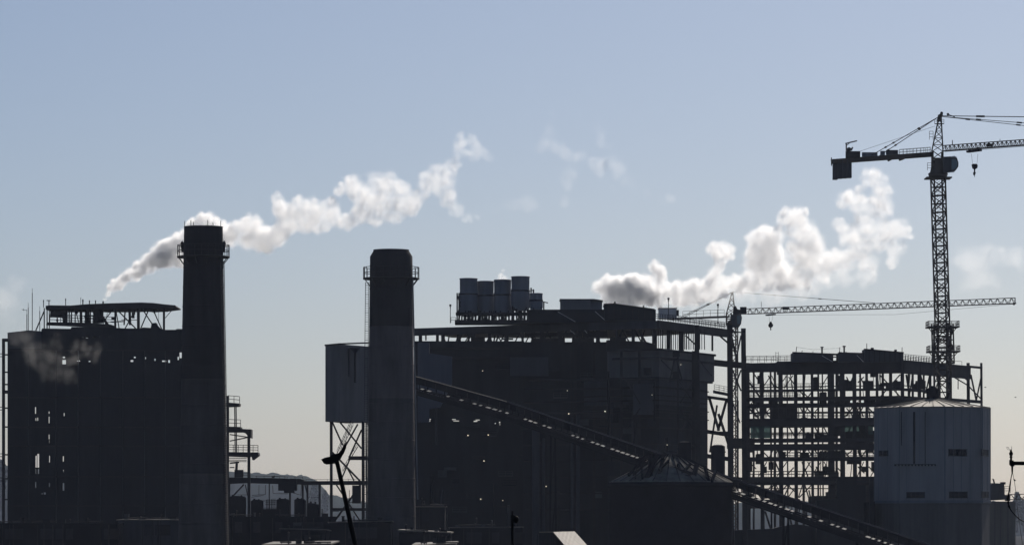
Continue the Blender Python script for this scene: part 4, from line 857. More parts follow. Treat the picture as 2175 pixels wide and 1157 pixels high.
# ------------------------------------------------------------------ open steel frame building under construction
def steel_frame():
    Yf = 1010; st = M['steel_far']; rnd = random.Random(21)
    pl = [(1583, 1022), (1915, 1008), (2087, 1058)]
    t = thing('steel_frame_building', (XX(1820, 1030), 1030, 0), 'open unclad steel frame building of many floors, sky showing between its beams', 'steel frame')
    DP = 22
    def slab(b, y0, th, x0=1583, x1=2087, d=DP):
        """floor edge beam plus deck behind; y0 row at distance Yf"""
        z = Z(y0, Yf); pts = [p for p in ([x0] + [q for q in (1915,) if x0 < q < x1] + [x1])]
        f_ = [(p, plan_at(pl, p)) for p in pts]
        planwall(b, f_, z, z-th*S(Yf), .35)
        for (p0, a), (p1, c) in zip(f_[:-1], f_[1:]):
            q = [Vector((XX(p0, a), a+.36, z-.1)), Vector((XX(p1, c), c+.36, z-.1)), Vector((XX(p1, c), c+d, z-.1)), Vector((XX(p0, a), a+d, z-.1))]
            vs = q+[v-Vector((0, 0, .25)) for v in q]; b.add(vs, [(0,1,2,3),(7,6,5,4),(0,4,5,1),(1,5,6,2),(2,6,7,3),(3,7,4,0)])
    # roof girders: shallow at the near-left end, deep from there on
    part('roof_girder', st, t, lambda b: slab(b, 767, 20, 1583, 1652))
    part('roof_girder', st, t, lambda b: slab(b, 764, 29, 1650, 2062))
    part('roof_girder', st, t, lambda b: planwall(b, [(2060, plan_at(pl, 2060)), (2087, 1058)], Z(763, Yf), Z(768, Yf), .4))
    lv = [(824, 5, 1583, 1990, 10), (843, 6, 1583, 1990, 14), (858, 6, 1583, 1960, 10), (886, 17, 1583, 1960, 18), (929, 9, 1583, 1960, 8), (941, 14, 1583, 1960, 10), (972, 6, 1583, 1960, 14), (1011, 10, 1583, 1960, 14), (1023, 6, 1583, 1960, 6), (838, 7, 1985, 2087, 3)]
    for y0, th, x0, x1, d in lv: part('floor', st, t, lambda b: slab(b, y0, th, x0, x1, d))
    cols = [(1584, 16), (1591, 3), (1618, 9), (1637, 4), (1658, 10), (1672, 3), (1690, 8), (1725, 6), (1747, 3), (1765, 15), (1789, 11), (1815, 9), (1841, 6), (1863, 6), (1917, 8), (1939, 5), (1953, 8), (1976, 6), (2017, 10), (2057, 7), (2085, 5)]
    for px, ww in cols:
        y = plan_at(pl, px)
        part('column', st, t, lambda b: b.beam(Vector((XX(px, y), y+.8, Z(770, y))), Vector((XX(px+4, y), y+.8, 0)), ww*S(y)*.93, .5))
    for px, ww, dy in ((1601, 4, 16), (1646, 5, 20), (1707, 5, 22), (1738, 4, 22), (1777, 5, 21), (1827, 4, 20), (1875, 5, 24), (1893, 4, 22), (1930, 4, 23), (1962, 4, 23), (1995, 6, 22), (1556, 4, 34), (1567, 4, 30)):
        y = plan_at(pl, px)+dy
        part('column', st, t, lambda b: b.beam(Vector((XX(px, y), y, Z(790 if px > 1580 else 850, y))), Vector((XX(px, y), y, 0)), ww*S(y), .4))
    braces = [(1597, 787, 1614, 812, 3), (1675, 800, 1687, 815, 3), (1593, 858, 1606, 885, 3), (1606, 885, 1616, 872, 3), (1705, 832, 1716, 843, 2.5), (1716, 843, 1724, 832, 2.5), (1698, 828, 1710, 844, 2.5), (1775, 800, 1784, 812, 3),
              (1868, 795, 1912, 842, 5), (1912, 795, 1870, 842, 5), (1890, 792, 1890, 842, 3.5), (1868, 817, 1914, 818, 3.5), (1925, 795, 1932, 842, 4), (1938, 800, 1931, 842, 3), (1955, 795, 1966, 835, 3), (1975, 795, 1966, 835, 3),
              (2022, 798, 2056, 818, 3.5), (2036, 793, 2056, 808, 3), (2056, 818, 2085, 848, 4), (2062, 795, 2074, 852, 3.5), (2084, 800, 2074, 848, 3), (1798, 800, 1812, 828, 3), (1812, 800, 1800, 828, 3), (1822, 812, 1835, 800, 3),
              (1798, 866, 1812, 884, 3.5), (1812, 862, 1798, 884, 3), (1822, 884, 1834, 862, 3.5), (1845, 866, 1858, 880, 3.5), (1675, 905, 1688, 926, 3), (1730, 905, 1742, 926, 3.5), (1749, 905, 1760, 926, 3), (1776, 912, 1788, 904, 3),
              (1695, 958, 1716, 972, 3.5), (1716, 972, 1728, 956, 3), (1730, 955, 1744, 972, 3), (1750, 972, 1762, 955, 3.5), (1775, 955, 1788, 966, 3), (1798, 966, 1810, 956, 3), (1822, 956, 1828, 972, 3), (1828, 972, 1840, 955, 3),
              (1671, 1008, 1686, 992, 3), (1733, 990, 1746, 1010, 3), (1752, 988, 1764, 1012, 3.5), (1776, 990, 1788, 1002, 3), (1822, 990, 1836, 1004, 3), (1672, 1028, 1690, 1045, 3.5), (1697, 1056, 1725, 1028, 5), (1718, 1040, 1722, 1058, 3),
              (1620, 958, 1634, 972, 3), (1643, 972, 1652, 955, 3), (1596, 985, 1606, 995, 3), (1664, 842, 1656, 858, 2), (1640, 862, 1652, 885, 2), (1850, 955, 1862, 970, 3), (1845, 990, 1858, 1004, 3),
              (1625, 1085, 1638, 1125, 4), (1674, 1085, 1682, 1115, 4), (1708, 1085, 1726, 1125, 5)]
    for x0, y0, x1, y1, ww in braces:
        y = plan_at(pl, (x0+x1)/2)+3; part('brace', st, t, lambda b: b.beam(P(x0, y0, y), P(x1, y1, y), ww*S(y), .3))
    # floor railings
    for y0, x0, x1 in ((824, 1583, 1760), (885, 1610, 1960), (928, 1583, 1780), (971, 1660, 1960), (1011, 1583, 1780), (842, 1583, 1700)):
        for dd in (0, 9):
            pts = [Vector((XX(p, plan_at(pl, p)), plan_at(pl, p)+.2+dd, Z(y0, Yf))) for p in (x0, x1)]
            part('railing', st, t, lambda b: b.rail(pts, 12*S(Yf), 2.2, .11, 2))
    # suspended boilers tubes, ducts and stored plant standing on the floors
    plant = [(1640, 862, 1688, 888, 4), (1604, 846, 1616, 858, 5), (1728, 800, 1738, 826, 8), (1742, 832, 1756, 858, 6), (1766, 832, 1770, 870, 3), (1840, 812, 1848, 842, 4), (1866, 842, 1960, 872, 8), (1850, 780, 1866, 800, 2), (1700, 886, 1716, 903, 5), (1760, 906, 1790, 925, 6), (1796, 915, 1840, 945, 7),
             (1790, 828, 1796, 845, 4), (1583, 930, 1600, 960, 5), (1583, 978, 1598, 1000, 4), (1606, 963, 1618, 985, 6), (1545, 930, 1600, 952, 12), (1800, 970, 1830, 985, 5), (1610, 1012, 1655, 1024, 5), (1655, 1058, 1700, 1075, 5), (1718, 1052, 1800, 1075, 4), (1594, 1060, 1655, 1079, 6), (1846, 930, 1856, 960, 6)]
    for x0, y0, x1, y1, dd in plant:
        y = plan_at(pl, (x0+x1)/2)+dd; part('machine', st, t, lambda b: b.prism([(x0, y1), (x0, y0+1.5), (x0+(x1-x0)*.2, y0), (x1-(x1-x0)*.1, y0), (x1, y0+2), (x1, y1)], y, 2.5))
    for k in range(70):
        x = rnd.uniform(1592, 1965); lv0 = rnd.choice(((796, 824), (796, 824), (830, 843), (862, 886), (862, 886), (902, 928), (950, 971), (980, 1011), (1026, 1056)))
        if lv0[0] >= 980 and (1665 < x < 1720): continue
        y = plan_at(pl, x)+rnd.uniform(4, 22); part('hanger_rod', st, t, lambda b: b.beam(P(x, lv0[0]-3, y), P(x+rnd.uniform(-4, 4), lv0[1]+3, y), rnd.uniform(.8, 2.2)*S(y)))
    part('stairway', st, t, lambda b: (b.beam(P(1592, 812, 1016), P(1614, 843, 1016), .5), b.beam(P(1592, 806, 1016), P(1616, 838, 1016), .12), b.beam(P(1592, 868, 1016), P(1612, 888, 1016), .5), b.beam(P(1600, 862, 1016), P(1616, 878, 1016), .12), b.beam(P(1720, 852, 1012), P(1740, 866, 1012), .4)))
    part('net', M['net'], t, lambda b: b.add([P(1594, 905, 1018.5), P(1636, 904, 1018), P(1636, 930, 1018), P(1594, 930, 1018.5)], [(0, 3, 2, 1)]))
    part('net', M['net'], t, lambda b: b.add([P(1842, 902, 1014), P(1855, 902, 1014), P(1855, 922, 1014), P(1842, 922, 1014)], [(0, 3, 2, 1)]))
    part('net', M['net'], t, lambda b: b.add([P(1790, 904, 1022), P(1838, 904, 1022), P(1838, 922, 1022), P(1790, 922, 1022)], [(0, 3, 2, 1)]))
    for y0, th, dd in ((812, 2, 20), (835, 4, 21), (852, 6, 8), (868, 4, 20), (896, 8, 12), (914, 3, 21), (966, 6, 20), (1017, 8, 20), (1034, 2, 20)):
        q = [(p, plan_at(pl, p)+dd) for p in (1590, 1915, 1968)]
        part('beam', st, t, lambda b: planwall(b, q, Z(y0, Yf), Z(y0+th, Yf), .3))
    for k in range(70):
        x = rnd.uniform(1588, 1950); lv0 = rnd.choice(((797, 824), (844, 858), (862, 885), (902, 928), (952, 971), (980, 1011), (1026, 1056))); w0 = rnd.uniform(8, 22)*rnd.choice((-1, 1))
        y = plan_at(pl, x)+rnd.choice((10, 19, 22)); part('brace', st, t, lambda b: b.beam(P(x, lv0[0], y), P(x+w0, lv0[1], y), rnd.uniform(1.5, 3.5)*S(y), .25))
    for k in range(70):
        x = rnd.uniform(1590, 1945) if k % 3 == 0 else rnd.uniform(1728, 1950); lv0 = rnd.choice((824, 858, 885, 928, 971, 1011, 1056)); w0, h0 = rnd.uniform(6, 24), rnd.uniform(5, 17)
        if 1665 < x < 1725 and lv0 in (824, 1011): continue
        y = plan_at(pl, x)+rnd.uniform(3, 20); part('machine', st, t, lambda b: (b.pbox(x, lv0-h0, x+w0, lv0+2, y, 2), b.pbox(x+w0*.2, lv0-h0-2.5, x+w0*.5, lv0-h0, y+.3, 1)))
    for k in range(26):
        x = rnd.uniform(1588, 1940); lv0 = rnd.choice(((797, 824), (862, 886), (902, 929), (955, 972), (980, 1011), (1029, 1056))); w0 = rnd.uniform(10, 24)*rnd.choice((-1, 1))
        y = plan_at(pl, x)+2; part('brace', st, t, lambda b: b.beam(P(x, lv0[0], y), P(x+w0, lv0[1], y), rnd.uniform(3.2, 4.6)*S(y), .3))
    for k in range(24):
        x = rnd.uniform(1728, 1950) if k % 4 else rnd.uniform(1600, 1660); y0 = rnd.choice((797, 812, 843, 862, 903, 955, 980, 990, 1028)); w0, h0 = rnd.uniform(6, 22), rnd.uniform(8, 22)
        y = plan_at(pl, x)+rnd.choice((9, 15, 21)); part('infill_sheet', st, t, lambda b: b.pbox(x, y0, x+w0, y0+h0, y, .12))
    # solid lower part
    part('lower_wall', M['clad'], t, lambda b: b.prism([(1778, 1016), (1800, 1012), (1870, 1011), (1870, 1420), (1735, 1420), (1735, 1062), (1778, 1058)], 1012, 12))
    part('lower_wall', M['clad'], t, lambda b: b.prism([(1735, 1120), (1735, 1420), (1560, 1420), (1560, 1125), (1640, 1122), (1655, 1118), (1690, 1112), (1720, 1116)], 1016, 8))
    # roof rails
    for x0, x1 in ((1585, 1686), (1918, 1996)):
        for dd in (0, 8):
            pts = [Vector((XX(p, plan_at(pl, p)), plan_at(pl, p)+.2+dd, Z(765, Yf))) for p in (x0, x1)]
            part('railing', st, t, lambda b: b.rail(pts, 13*S(Yf), 1.8, .11, 2))
    part('railing', st, t, lambda b: b.rail([P(2026, 777, 1040), P(2043, 778, 1040)], 11*S(1040), 2.2, .09, 1))
    part('ladder', st, t, lambda b: b.ladder(P(1650.5, 768, 1020), P(1650.5, 747, 1020), .7, .1, .6, cage=False))
    part('hanging_hose', M['dark'], t, lambda b: b.beam(P(2035, 795, 1044), P(2035, 826, 1044), .22))
steel_frame()
def frame_penthouse(pts, Y, d, label, extra):
    t = thing('roof_house', (XX(sum(p[0] for p in pts)/len(pts), Y), Y, Z(max(p[1] for p in pts), Y)), label, 'roof house')
    part('walls', M['clad_mid'], t, lambda b: b.prism(pts, Y, d)); extra(t, Y)
def ex1(t, Y):
    part('roof_edge', M['steel'], t, lambda b: b.beam(P(1683, 748, Y), P(1783, 752, Y), .3))
    for x, y in ((1746, 737), (1793, 735)):
        part('vent_pipe', M['steel'], t, lambda b: (b.cyl(P(x, 752, Y+2), P(x, y, Y+2), .22, n=8), b.cyl(P(x, y+1.5, Y+2), P(x, y-1, Y+2), .42, n=8)))
    for x, y0, y1 in ((1692, 736, 748), (1704, 744, 749), (1727, 746, 751), (1784, 737, 748)):
        part('post', M['steel'], t, lambda b: b.beam(P(x-1, y1, Y+1), P(x, y0, Y+1), .16))
    part('guy_wire', M['steel'], t, lambda b: (b.beam(P(1692, 737, Y+1), P(1728, 742, Y+1), .05), b.beam(P(1728, 742, Y+1), P(1784, 739, Y+1), .05)))
    part('stair_rail', M['white'], t, lambda b: b.beam(P(1746, 755, Y-.3), P(1769, 768, Y-.3), .1))
    part('roof_box', M['steel'], t, lambda b: b.pbox(1782, 747, 1788, 753, Y+1, 1))
frame_penthouse([(1684.5, 748.5), (1702, 749), (1770, 753), (1770, 768), (1684.5, 768)], 1012, 9, 'long low plain box house on the roof of the steel frame, beside the roof ladder', ex1)
def ex2(t, Y):
    part('roof_edge', M['steel'], t, lambda b: b.beam(P(1781, 748.5, Y-.1), P(1838, 750, Y-.1), .25))
    part('stair_rail', M['white'], t, lambda b: b.beam(P(1820, 754, Y-.3), P(1834, 768, Y-.3), .1))
    part('canopy', M['steel'], t, lambda b: (b.pbox(1760, 751, 1783, 753, Y+1, 4), b.pbox(1770, 756.5, 1783, 758, Y+1, 3)))
frame_penthouse([(1782, 748), (1798, 747), (1803, 750), (1838, 749.5), (1838, 768), (1782, 768)], 1010, 9, 'middle box house on the roof of the steel frame, next to a gap with canopies', ex2)
def ex3(t, Y):
    part('roof_edge', M['steel'], t, lambda b: (b.beam(P(1835, 741, Y-.1), P(1920, 748.5, Y-.1), .3)))
    part('roof_box', M['steel'], t, lambda b: b.pbox(1850, 738, 1856, 742, Y+1, 1)); part('roof_box', M['steel'], t, lambda b: b.pbox(1900, 742, 1905, 747, Y+1, 1))
    for x, y0, y1 in ((1841, 729, 741), (1916, 737, 748)): part('post', M['steel'], t, lambda b: b.beam(P(x, y1, Y+1), P(x, y0, Y+1), .16))
    for k in range(7): part('rib', M['steel'], t, lambda b: b.beam(P(1846+11*k, 743+k, Y-.1), P(1846+11*k, 768, Y-.1), .2))
frame_penthouse([(1836.5, 741), (1850, 741.5), (1919, 748.5), (1919, 768), (1836.5, 768)], 1008, 8, 'tallest ribbed box house on the roof of the steel frame, nearest the crane', ex3)

# ------------------------------------------------------------------ octagonal pale silo
def octo_silo():
    Yn = 800; s = S(Yn); Yc = Yn/(1-125*K); rr = 125*K*Yc; cx = XX(1980.6, Yc)
    t = thing('octagonal_silo', (cx, Yc, 0), 'pale blue grey eight sided silo with a sunlit flat cone roof', 'silo')
    ang = [R(a) for a in (-5.4, 39.6, 84.6, 129.6, 174.6, 219.6, 264.6, 309.6)]
    V = [Vector((cx+rr*math.cos(a), Yc-rr*math.sin(a), 0)) for a in ang]
    ze = H+(HOR-866)*K*Yc; zb = H+(HOR-1064)*K*Yn
    za = ze+1.9
    def ring(b, f0, z0, f1, z1, cap=False):
        C = Vector((cx, Yc, 0)); vs = [C+(v-C)*f0+Vector((0, 0, z0)) for v in V]+[C+(v-C)*f1+Vector((0, 0, z1)) for v in V]
        b.add(vs, [(i, 8+i, 8+(i+1) % 8, (i+1) % 8)[::-1] for i in range(8)])
    part('wall', M['silo'], t, lambda b: ring(b, 1, zb, 1, ze))
    part('lower_wall', M['clad_pale'], t, lambda b: ring(b, .985, 0, .985, zb-.25))
    part('string_course', M['tank'], t, lambda b: (ring(b, 1.012, zb-.35, 1.012, zb+.25), ring(b, 1.012, zb+.25, .99, zb+.27), ring(b, .98, zb-.37, 1.012, zb-.35)))
    part('roof', M['roof'], t, lambda b: (ring(b, 1.01, ze, .1, za), ring(b, 1.01, ze-.2, 1.01, ze)))
    def ribs(b):
        C = Vector((cx, Yc, 0))
        for i in range(8):
            for k in range(4):
                q = V[i].lerp(V[(i+1) % 8], k/4); b.beam(C+(q-C)*1.0+Vector((0, 0, ze+.1)), C+(q-C)*.12+Vector((0, 0, za-.02)), .16)
    part('roof_seam', M['roof_dim'], t, ribs)
    part('corner_trim', M['tank'], t, lambda b: [b.beam(Vector((v.x, v.y, zb+.3)), Vector((v.x, v.y, ze-.05)), .16) for v in V])
    xa = XX(1981, Yc)
    part('roof_vent', M['dark'], t, lambda b: (b.lathe((xa, Yc), [(2.9, za-1.1), (2.0, za-.3), (1.3, za-.1), (1.35, za+1.0), (1.15, za+2.2), (.5, za+2.6), (.2, za+2.8)], 16), b.beam((xa+.2, Yc, za+2.6), (xa+.9, Yc, za+4.6), .15), b.beam((xa+.9, Yc, za+4.2), (xa+2.8, Yc, za+.2), .15)))
    # faces: helper placing flat boxes on the camera-side faces
    def on_face(b, x0, y0, x1, y1, out, i=None):
        for j in range(8):
            a, c = V[j], V[(j+1) % 8]; pa, pc = 1087.5+a.x/(K*a.y), 1087.5+c.x/(K*c.y)
            if a.y+c.y > 2*Yc+1: continue
            lo, hi = sorted((pa, pc)); m = (x0+x1)/2
            if lo-1 <= m <= hi+1:
                def at(px):
                    u = (px-1087.5)*K; dx, dy = c.x-a.x, c.y-a.y
                    tt = (u*a.y-a.x)/(dx-u*dy); return a+(c-a)*tt
                p, q = at(x0), at(x1); n = (c-a).normalized(); n = Vector((-n.y, n.x, 0)); n = -n if n.y > 0 else n; n *= out
                zz = lambda y: Z(y, (p.y+q.y)/2)
                vs = []
                for z in (zz(y1), zz(y0)):
                    for w_ in (p-n*.3, q-n*.3, q+n, p+n): vs.append(Vector((w_.x, w_.y, z)))
                b.add(vs, [(3,2,1,0),(4,5,6,7),(0,1,5,4),(1,2,6,5),(2,3,7,6),(3,0,4,7)]); return
    for x0, y0, x1, y1 in ((1868, 957, 1886, 967), (2015, 954, 2053, 967), (2085, 955, 2098, 967), (1926, 1045, 1964, 1056), (2016, 1044, 2054, 1056), (2086, 1044, 2099, 1055)):
        fr = part('window', M['window'], t, lambda b: on_face(b, x0, y0, x1, y1, .06))
        nb = 4 if x1-x0 > 30 else 2
        part('window_frame', M['clad_mid'], fr, lambda b: ([on_face(b, x0+(x1-x0)*k/nb-.5, y0, x0+(x1-x0)*k/nb+.5, y1, .12) for k in range(nb+1)], on_face(b, x0, (y0+y1)/2-.4, x1, (y0+y1)/2+.4, .11), on_face(b, x0-1, y0-1, x1+1, y0, .13), on_face(b, x0-1, y1, x1+1, y1+1, .15)))
    part('door_track', M['window'], t, lambda b: on_face(b, 1939.5, 874, 1944, 984, .08))
    part('door_track', M['clad'], t, lambda b: on_face(b, 1914, 874, 1915.5, 945, .08))
    part('door_track', M['clad'], t, lambda b: on_face(b, 1964.5, 874, 1966, 984, .08))
    part('bracket_row', M['clad'], t, lambda b: ([on_face(b, 1901.5+7*k, 985, 1904+7*k, 989, .25) for k in range(13)], on_face(b, 1902, 985, 1986, 986, .3)))
    part('cladding_joint', M['tank'], t, lambda b: [on_face(b, x, 866+4*(x > 2080), x+.7, 1061, .04) for x in (1866, 1885, 1925, 1953, 2008, 2025, 2042, 2060, 2083, 2090, 2097)])
    part('pilaster', M['clad'], t, lambda b: b.beam(P(1851, 1012, 806), P(1853, 1420, 806), .9))
    part('porch', M['dark'], t, lambda b: b.prism([(1838, 1066), (1858, 1064), (1858, 1420), (1838, 1420)], 808, 4))
octo_silo()

# ------------------------------------------------------------------ far right
def far_block():
    Y = 1150
    t = thing('beige_building', (XX(2125, Y), Y, 0), 'beige building with rooftop plant half hidden behind the octagonal silo', 'building')
    part('wall', M['beige'], t, lambda b: b.prism([(2096, 1064), (2157, 1064), (2157, 1390), (2096, 1390)], Y, 14))
    part('pilaster', M['roof_dim'], t, lambda b: [b.pbox(x, 1066, x+2, 1390, Y-.3, .29) for x in (2112, 2124, 2140)])
    part('roof_plant', M['clad_mid'], t, lambda b: b.prism([(2104, 1030), (2107, 1025), (2133, 1026), (2133, 1044), (2137, 1060), (2104, 1062)], Y+2, 6))
    part('stack', M['steel'], t, lambda b: (b.beam(P(2112, 1026, Y+3), P(2110, 1017, Y+3), .4), b.beam(P(2110, 1017, Y+3), P(2108, 1017, Y+3), .4)))
    part('roof_unit', M['steel'], t, lambda b: (b.pbox(2126, 1023, 2136, 1028, Y+2, 2), b.pbox(2136, 1050, 2146, 1063, Y+2, 2)))
    part('railing', M['steel'], t, lambda b: b.rail([P(2122, 1046, Y+1), P(2146, 1046, Y+1)], 14*S(Y), 1.4, .12, 3))
    t = thing('crane_boom', (XX(2200, 1180), 1180, 0), 'low lattice boom running level off the edge of the picture beside the beige building', 'crane')
    part('boom', M['yellow'], t, lambda b: b.lattice(P(2140, 1060, 1180), P(2420, 1057, 1180), 1.3, 1.6, 18, .22, tri=True, tb=.14))
    part('mast', M['yellow'], t, lambda b: b.lattice(P(2400, 1480, 1180), P(2400, 1040, 1180), 1.8, 1.8, 24, .25, tb=.15))
far_block()
def tree(px, base, top, w_, Y, seed, label):
    rnd = random.Random(seed); s = S(Y); x = XX(px, Y); z0, z1 = Z(base, Y), Z(top, Y); hh = z1-z0
    t = thing('tree', (x, Y, z0), label, 'tree', 'trees on the far ridge')
    part('trunk', M['bark'], t, lambda b: (b.cyl((x, Y, z0), (x+.3, Y, z0+hh*.75), hh*.03, hh*.01, 8), [b.cyl((x, Y, z0+hh*(.35+.08*k)), (x+rnd.uniform(-1, 1)*w_*s*.3, Y+rnd.uniform(-1, 1)*w_*s*.2, z0+hh*(.55+.08*k)), hh*.012, hh*.004, 5) for k in range(5)]))
    def crown(b):
        for k in range(700):
            a = rnd.uniform(0, 6.28); zz = rnd.uniform(.25, 1); rad = w_*s/2*math.sin(math.pi*min(1, (zz-.18)/.86))**.7*math.sqrt(rnd.random())*(0.75+.3*math.sin(a*3+zz*9))
            c = Vector((x+math.cos(a)*rad, Y+math.sin(a)*rad, z0+hh*zz)); q = hh*.035
            u = Vector((rnd.uniform(-1, 1), rnd.uniform(-1, 1), rnd.uniform(-1, 1))).normalized()*q; v = u.cross(Vector((rnd.uniform(-1, 1), rnd.uniform(-1, 1), rnd.uniform(-1, 1)))).normalized()*q
            b.add([c-u-v, c+u-v, c+u+v, c-u+v], [(0, 1, 2, 3)])
    part('crown', M['leaf'], t, crown)
tree(2160, 1130, 1046, 20, 4600, 3, 'taller hazy tree beyond the beige building at the picture edge')
tree(2174, 1130, 1062, 22, 4500, 4, 'low hazy tree at the picture edge, cut by the hanging cable')
tree(668, 1092, 1027, 24, 5600, 5, 'hazy tree on the far slope between two bridge posts')
tree(1, 1080, 978, 30, 5200, 6, 'hazy tall tree showing past the outer column of the boiler house')
tree(690, 1100, 1042, 18, 5500, 7, 'hazy round tree seen just beside the bunker leg')

# ------------------------------------------------------------------ black foreground silhouettes
def foreground():
    bk = M['black']; Y = 95; s = S(Y)
    t = thing('street_lamp', (XX(733, Y), Y, 26), 'black leaning street lamp close to the viewer, before the bunker trestle', 'street lamp')
    part('pole', bk, t, lambda b: b.cyl(P(755, 1157, Y)+(P(755, 1157, Y)-P(714, 972, Y))*3.3, P(714, 972, Y), 11*s/2*1.35, 9*s/2, 16))
    hd = part('lamp_head', bk, t, lambda b: b.prism([(682, 975), (690, 971), (700, 969), (706, 964), (712, 963), (722, 961), (726, 968), (722, 975), (714, 981), (700, 982), (688, 984)], Y-.12, .24))
    part('lens', bk, hd, lambda b: b.prism([(690, 984), (700, 982), (712, 981.5), (710, 983.5), (700, 985), (692, 985.5)], Y-.1, .2))
    part('arm', bk, t, lambda b: (b.prism([(714, 966), (722, 958), (729, 948), (733, 941), (736, 936), (735, 950), (730, 962), (722, 974), (714, 976)], Y-.07, .14)))
    Y = 110; s = S(Y)
    t = thing('camera_post', (XX(1092, Y), Y, 25), 'short black post with a round security camera, before the long boiler house', 'camera post')
    part('post', bk, t, lambda b: (b.cyl(P(1090, 1800, Y), P(1088.5, 1094, Y), 3*s, 2.7*s, 14), b.cyl(P(1088.5, 1094, Y), P(1088.5, 1084.5, Y), 2.1*s, n=12)))
    part('camera', bk, t, lambda b: (b.ball(P(1096.5, 1102.5, Y), 5.8*s, 16, (1, 1, 1.35)), b.beam(P(1088, 1093, Y), P(1088, 1108, Y), 5.5*s)))
    part('bracket', bk, t, lambda b: (b.prism([(1086, 1094), (1091, 1093), (1097, 1097), (1098, 1109), (1090, 1110), (1086, 1108)], Y-.04, .08)))
    # utility pole top entering at the edge
    Y = 70; s = S(Y)
    t = thing('utility_pole', (XX(2240, Y), Y, 28), 'black utility pole arm with insulator and drooping cables at the picture edge', 'utility pole')
    part('crossarm', bk, t, lambda b: (b.prism([(2146, 979), (2300, 980), (2300, 988), (2146, 987)], Y-.03, .06), b.prism([(2145, 976), (2153, 977), (2155, 989), (2150, 991), (2145, 986)], Y-.05, .1)))
    part('pole', bk, t, lambda b: b.cyl(P(2285, 2000, Y), P(2285, 930, Y), .14, .11, 16))
    cx = XX(2147.5, Y)
    zz = lambda r: Z(r, Y)
    part('insulator', bk, t, lambda b: b.lathe((cx, Y), [(.8*s, zz(981)), (2.5*s, zz(976)), (2.2*s, zz(972)), (3.8*s, zz(970)), (2.2*s, zz(967.5)), (4*s, zz(965)), (4.2*s, zz(961)), (2.6*s, zz(959)), (1.6*s, zz(955)), (1*s, zz(953))], 14))
    part('insulator', bk, t, lambda b: b.lathe((XX(2150, Y), Y), [(1.3*s, zz(1004)), (1.8*s, zz(1001)), (2.4*s, zz(987))], 12))
    def tube(b, pts, r):
        for p, q, ra, rb in zip(pts[:-1], pts[1:], r[:-1], r[1:]): b.cyl(P(*p, Y), P(*q, Y), ra*s, rb*s, 8)
    part('drop_cable', bk, t, lambda b: tube(b, [(2150, 1003), (2147.5, 1014), (2145.5, 1028), (2143.5, 1042), (2141, 1056), (2141.5, 1068), (2143.5, 1076), (2149, 1085), (2157, 1094), (2166, 1102), (2176, 1108), (2195, 1116), (2285, 1126)], [1.2, .9, 1.6, 1.6, 1.7, 1.5, 1.5, 1.2, 1.2, 1.2, 1.2, 1.2, 1.2]))
    part('splice', bk, t, lambda b: [tube(b, [p, q], [2.6, 2.2]) for p, q in (((2141, 1064), (2142, 1068)), ((2142, 1072), (2145, 1078)), ((2140, 1056), (2141, 1061)))])
    part('tail_wire', M['steel'], t, lambda b: tube(b, [(2151, 1003), (2153, 1014), (2156, 1030), (2159, 1052), (2162, 1085), (2166, 1115), (2172, 1157), (2180, 1230)], [.5]*8))
    part('clamp', bk, t, lambda b: (tube(b, [(2153, 1017), (2157, 1020)], [1.2, 1.4])))
    part('tie_wire', bk, t, lambda b: tube(b, [(2142, 955), (2138.5, 951), (2138.5, 948.5), (2141.5, 949), (2146, 958), (2149, 952), (2148, 947)], [.45]*7))
foreground()
def bird(px, py, w_, Y, tilt, label):
    t = thing('bird', P(px, py, Y), label, 'bird', 'birds in flight'); s = S(Y); c = P(px, py, Y)
    def body(b):
        b.ball(c, 1.0*s, 8, (1.9, .8, .7))
        b.ball(c+Vector((-1.9*s, 0, .3*s)), .55*s, 6); b.beam(c+Vector((1.5*s, 0, 0)), c+Vector((3*s, 0, .1*s)), .9*s, .2*s)
    part('body', M['bird'], t, body)
    for sg in (-1, 1):
        part('wing', M['bird'], t, lambda b: b.add([c+Vector((-.6*s, 0, .3*s)), c+Vector((.9*s, 0, .3*s)), c+Vector((1.2*s, sg*w_*s*.5, (1.2+tilt)*s)), c+Vector((.3*s, sg*w_*s, (.7+tilt)*s)), c+Vector((-.5*s, sg*w_*s*.5, (1.3+tilt)*s))], [(0, 1, 2, 3, 4)]))
bird(2093, 822, 3, 700, 0, 'small dark bird nearer the corner of the steel frame')
bird(2157, 843.5, 3, 700, .3, 'small dark bird alone in the sky further from the steel frame')

